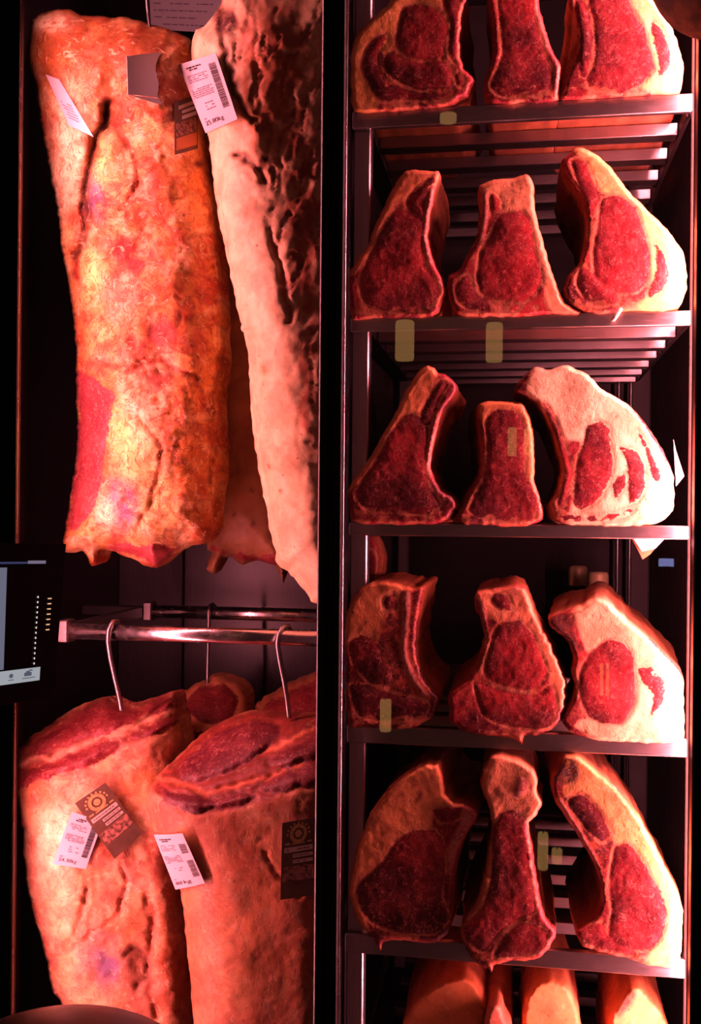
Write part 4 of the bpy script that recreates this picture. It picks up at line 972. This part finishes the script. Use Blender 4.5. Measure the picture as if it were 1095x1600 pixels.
k_ = surf(LOIN, q) + np.array([0.0010, 0, -0.0010 * 225 - 0.014]); V = [at(p[0], p[1], k_[0]*p[0]+k_[1]*p[1]+k_[2]) for p in q2]; V2 = [v + np.array([0, 0.0008, 0]) for v in V]
link('fold', mesh('fold', V + V2, [(3,2,1,0),(4,5,6,7),(0,1,5,4),(1,2,6,5),(2,3,7,6),(3,0,4,7)]), s3.root, PAPER)
q = [(273,160),(309,146),(309,232),(273,242)]
s4 = Sheet('brand_card', 'small brown picture card half behind the 25.80kg label', q, surf(LOIN, q), CARD, cat='card', group='brown cards on the meat')
s4.quads('print_bar', [(0.15, 0.10, 0.95, 0.17)], CARDLINE); s4.quads('print_bar', [(0.30, 0.21, 0.95, 0.27)], PAPER); s4.quads('print_bar', [(0.30, 0.31, 0.95, 0.38)], PAPER)
s4.quads('picture', [(0.03, 0.42, 0.97, 0.68)], CARDPIC); s4.quads('lower_field', [(0.05, 0.70, 0.95, 0.93)], ORANGECARD)
q = [(112,1268),(160,1284),(134,1358),(82,1350)]
s5 = Sheet('weight_label', 'white printed label marked 24.30kg under the tilted brown card', q, surf(PR1, q), PAPER, group=GL); print_label(s5, '24.30kg', 2)
q = [(117,1255),(165,1223),(223,1302),(179,1342)]
s6 = Sheet('brand_card', 'tilted brown card with round emblem on the knobbly primal', q, surf(PR1, q) + np.array([0, 0, -0.005]), CARD, cat='card', group='brown cards on the meat'); print_card(s6, 3)
q = [(240,1304),(285,1302),(320,1380),(274,1390)]
s7 = Sheet('weight_label', 'white printed label with two barcodes on the smooth orange primal', q, surf(PR2, q), PAPER, group=GL, bend=0.002); print_label(s7, 'kg', 4, ((0.74, 0.20, 0.94, 0.38), (0.78, 0.52, 0.96, 0.84)))
q = [(441,1286),(492,1277),(494,1398),(438,1406)]
s8 = Sheet('brand_card', 'upright brown card with round emblem beside the centre post', q, surf(PR2, q), CARD, cat='card', group='brown cards on the meat'); print_card(s8, 5)
q = [(232,-30),(345,-30),(352,52),(236,46)]
s9 = Sheet('notice_sheet', 'pale printed sheet behind the top of the hanging cuts', q, np.array([0, 0, 0.60]), PAPER, cat='paper')
s9.quads('small_print', sum([words(0.05, 0.9, 0.45 + k*0.14, 0.02, random.Random(20+k)) for k in range(4)], []), GREYINK)
q = [(1052,686),(1056,704),(1069,744),(1056,760)]
s10 = Sheet('paper_tag', 'pink-lit folded tag sticking out right of the white-fatted roast', q, np.array([0, 0, 0.03]), PAPER, group=GL)
q = [(988,840),(1040,840),(1024,857),(1003,862)]
s11 = Sheet('paper_tag', 'pink-lit paper tag hanging below the third shelf', q, np.array([0, 0, 0.055]), PAPER, group=GL)
q = [(986,840),(1036,840),(1016,866),(1004,874)]
s12 = Sheet('brand_card', 'orange card hanging below the third shelf behind a paper tag', q, np.array([0, 0, 0.062]), ORANGECARD, cat='card')

# ------------------------------------------------------------------ bottles behind the fourth shelf roasts
BOT = simple('dark_bottle_glass', (0.012, 0.014, 0.008), 0.12, 0.0, 0.6); FOIL = simple('pale_foil', (0.62, 0.50, 0.26), 0.4, 0.2, noise=0.1)
for px, py, y, lab_ in ((935, 893, 0.46, 'dark bottle with pale gold cap behind the right roast of the fourth shelf'), (903, 884, 0.57, 'second, dimmer gold-capped bottle further back on the fourth shelf')):
    p = at(px, py, y); z0 = ZS[3] - 0.001; H = p[2] - z0
    r = empty('bottle', (p[0], y, z0), lab_, 'bottle', 'bottles on the fourth shelf')
    MB().lathe([(0.0, 0), (0.036, 0), (0.038, 0.004), (0.038, H*0.50), (0.034, H*0.58), (0.020, H*0.68), (0.0155, H*0.75), (0.0150, H*0.84)], (p[0], y, z0)).build('body', BOT, r, True)
    MB().lathe([(0.0165, H*0.82), (0.0185, H*0.83), (0.0185, H*0.97), (0.016, H*0.995), (0.010, H)], (p[0], y, z0)).build('cap', FOIL, r, True)

# ------------------------------------------------------------------ things in front of the cabinet
SCR = simple('screen_dark', (0.012, 0.010, 0.014), 0.12, 0.0, 0.5)
q = [(-60,848),(103,850),(84,1089),(-60,1112)]
mon = Sheet('touch_screen', 'black-framed touch screen on the left, turned away', q, np.array([0.00062, 0, -0.43]), simple('screen_bezel', (0.004, 0.003, 0.003), 0.10, spec=0.3), cat='screen', thick=0.022, n=2, part='bezel')
disp = mon.quads('display', [(0.0, 0.07, 0.78, 0.90)], SCR, 0.0008); disp.parent = mon.root; mon.sheet = disp
mon.quads('title_bar', [(0.0, 0.115, 0.80, 0.128)], emit('screen_blue', (0.05, 0.05, 0.14), 0.8), 0.0014)
mon.quads('title_button', [(0.62, 0.108, 0.80, 0.128)], emit('screen_grey', (0.22, 0.17, 0.26), 0.8), 0.0018)
mon.quads('side_panel', [(0.0, 0.15, 0.42, 0.78)], emit('screen_panel', (0.17, 0.17, 0.24), 0.8), 0.0014)
mon.quads('toolbar', [(0.0, 0.79, 0.815, 0.875)], emit('screen_white', (0.42, 0.44, 0.48), 0.8), 0.0014)
icon = emit('screen_icon', (0.10, 0.11, 0.15), 0.8)
V = []; Fc = []
for k in range(14):
    an = 2*math.pi*k/14; V.append(mon.p(0.50 + 0.022*math.cos(an), 0.825 + 0.014*math.sin(an), 0.0019))
link('icon', mesh('icon', V, [tuple(range(13, -1, -1))]), mon.sheet, icon)
mon.quads('icon', [(0.64, 0.815, 0.72, 0.838), (0.66, 0.806, 0.70, 0.815), (0.69, 0.800, 0.73, 0.808), (0.62, 0.848, 0.76, 0.853)], icon, 0.0019)
mon.quads('icon_caption', [(0.47, 0.848, 0.53, 0.853)], icon, 0.0019)
mon.quads('reflection_dot', [(0.735, 0.335 + k*0.0325, 0.748, 0.347 + k*0.0325) for k in range(14)], emit('dot_white', (0.85, 0.75, 0.72), 1.0), 0.0019)  # white dots imitate reflections of small lights on the screen
mon.quads('reflection_dash', [(0.845, 0.350 + k*0.0335, 0.885, 0.358 + k*0.0335) for k in range(7)], emit('dot_amber', (0.85, 0.45, 0.25), 1.0), 0.0019)  # amber dashes are drawn-in reflections, not screen marks
# round lid in the lower left corner
p = at(84, 1612, -0.45)
rl = empty('round_lid', (p[0], -0.45, p[2] - 0.12), 'dark olive metal dome lid at the lower left corner', 'lid')
BR = simple('dark_bronze', (0.035, 0.030, 0.018), 0.42, 0.3, noise=0.2, nscale=30)
MB().lathe([(0.185, 0.0), (0.19, 0.006), (0.185, 0.012)] + [(0.18 * math.cos(a), 0.012 + 0.108 * math.sin(a)) for a in np.linspace(0.05, 1.52, 14)], (p[0], -0.45, p[2] - 0.12), 64).build('dome', BR, rl, True)

# lamps of the room behind the camera, seen only as reflections in the panes
AMB = emit('amber_shade', (1.0, 0.50, 0.16), 2.2)
LAMPS = ['wide amber pendant lamp mirrored below the second shelf, left of two', 'wide amber pendant lamp mirrored below the second shelf, right of two', 'slim amber lamp mirrored on the small upright roast, left of a pair', 'slim amber lamp mirrored on the small upright roast, right of a pair', 'tall amber lamp mirrored left of the fat-striped roast on the fifth shelf', 'short amber lamp mirrored on the fat-striped roast on the fifth shelf', 'hair-thin amber lamp mirrored on the round red eye, left of a pair', 'hair-thin amber lamp mirrored on the round red eye, right of a pair', 'amber lamp mirrored on the blocky roast of the fourth shelf', 'flat amber ceiling spot mirrored on the top shelf bar']
YG = -0.116
for i, (px, py, w, h) in enumerate(((632, 532, 30, 62), (772, 535, 26, 60), (800, 690, 14, 44), (824, 690, 12, 40), (848, 1330, 16, 56), (870, 1338, 16, 22), (940, 1062, 5, 50), (949, 1062, 5, 50), (602, 1118, 18, 50), (700, 184, 26, 12))):
    yv = 2.6; P = at(px, py, yv); s = (yv + D) / F
    y = 2 * YG - yv
    r = empty('pendant_lamp', (P[0], y, P[2] - h*s/2), LAMPS[i], 'lamp', 'amber pendant lamps of the room')
    R_, H_ = w*s/2, h*s
    MB().lathe([(R_*0.9, 0), (R_, H_*0.05), (R_, H_*0.95), (R_*0.85, H_)], (P[0], y, P[2] - H_/2), 20).build('shade', AMB, r, True)
    MB().tube([(P[0], y, P[2] + H_/2), (P[0], y, Z_TOP + 0.6)], 0.003, 8).build('cord', BLACK, r)

p = at(1130, -60, -0.40); rr = 108 * (D - 0.40) / F  # made-up round body standing in for a brown reflection in the corner
sh_ = empty('corner_reflection', (p[0], -0.40, p[2] - rr), 'brown round stand-in for a reflection in the top right corner', 'lamp')
MB().lathe([(rr * math.cos(a), rr + rr * math.sin(a)) for a in np.linspace(-1.35, 1.35, 24)], (p[0], -0.40, p[2] - rr), 48).build('shade', simple('reflection_brown', (0.16, 0.07, 0.025), 0.8, noise=0.5, nscale=60), sh_, True)
MB().tube([(p[0], -0.40, p[2] + rr * 0.9), (p[0], -0.40, p[2] + rr + 0.5)], 0.004, 8).build('cord', BLACK, sh_)
P = at(1041, 879, 2.6); ws = (2.6 + D) / F; yy = 2 * YG - 2.6
w_ = empty('wall_screen', (P[0], yy, P[2] - 6 * ws), 'small blue-white screen of the room, mirrored below the third shelf', 'screen')
MB().box(P[0] - 12 * ws, P[0] + 12 * ws, yy - 0.02, yy - 0.001, P[2] - 7 * ws, P[2] + 7 * ws).build('frame', BLACK, w_)
MB().box(P[0] - 11 * ws, P[0] + 11 * ws, yy - 0.001, yy, P[2] - 6 * ws, P[2] + 6 * ws).build('display', emit('screen_glow', (0.42, 0.45, 1.0), 5.0), w_)

scrap = smooth_poly([(969,480),(973,483),(966,494),(960,502),(954,500),(961,490)], 3)
P0 = at(scrap[:, 0], scrap[:, 1], -0.016); n_ = len(P0); P1 = P0 + np.array([0, 0.004, 0])
sc = link('fat_scrap', mesh('fat_scrap', list(P0) + list(P1), [tuple(range(n_ - 1, -1, -1)), tuple(range(n_, 2 * n_))] + [(i, (i + 1) % n_, n_ + (i + 1) % n_, n_ + i) for i in range(n_)], True), None, simple('white_fat', (0.9, 0.72, 0.5), 0.5, noise=0.1))
tag(sc, 'small white fat scrap hanging over the second shelf bar', 'scrap')
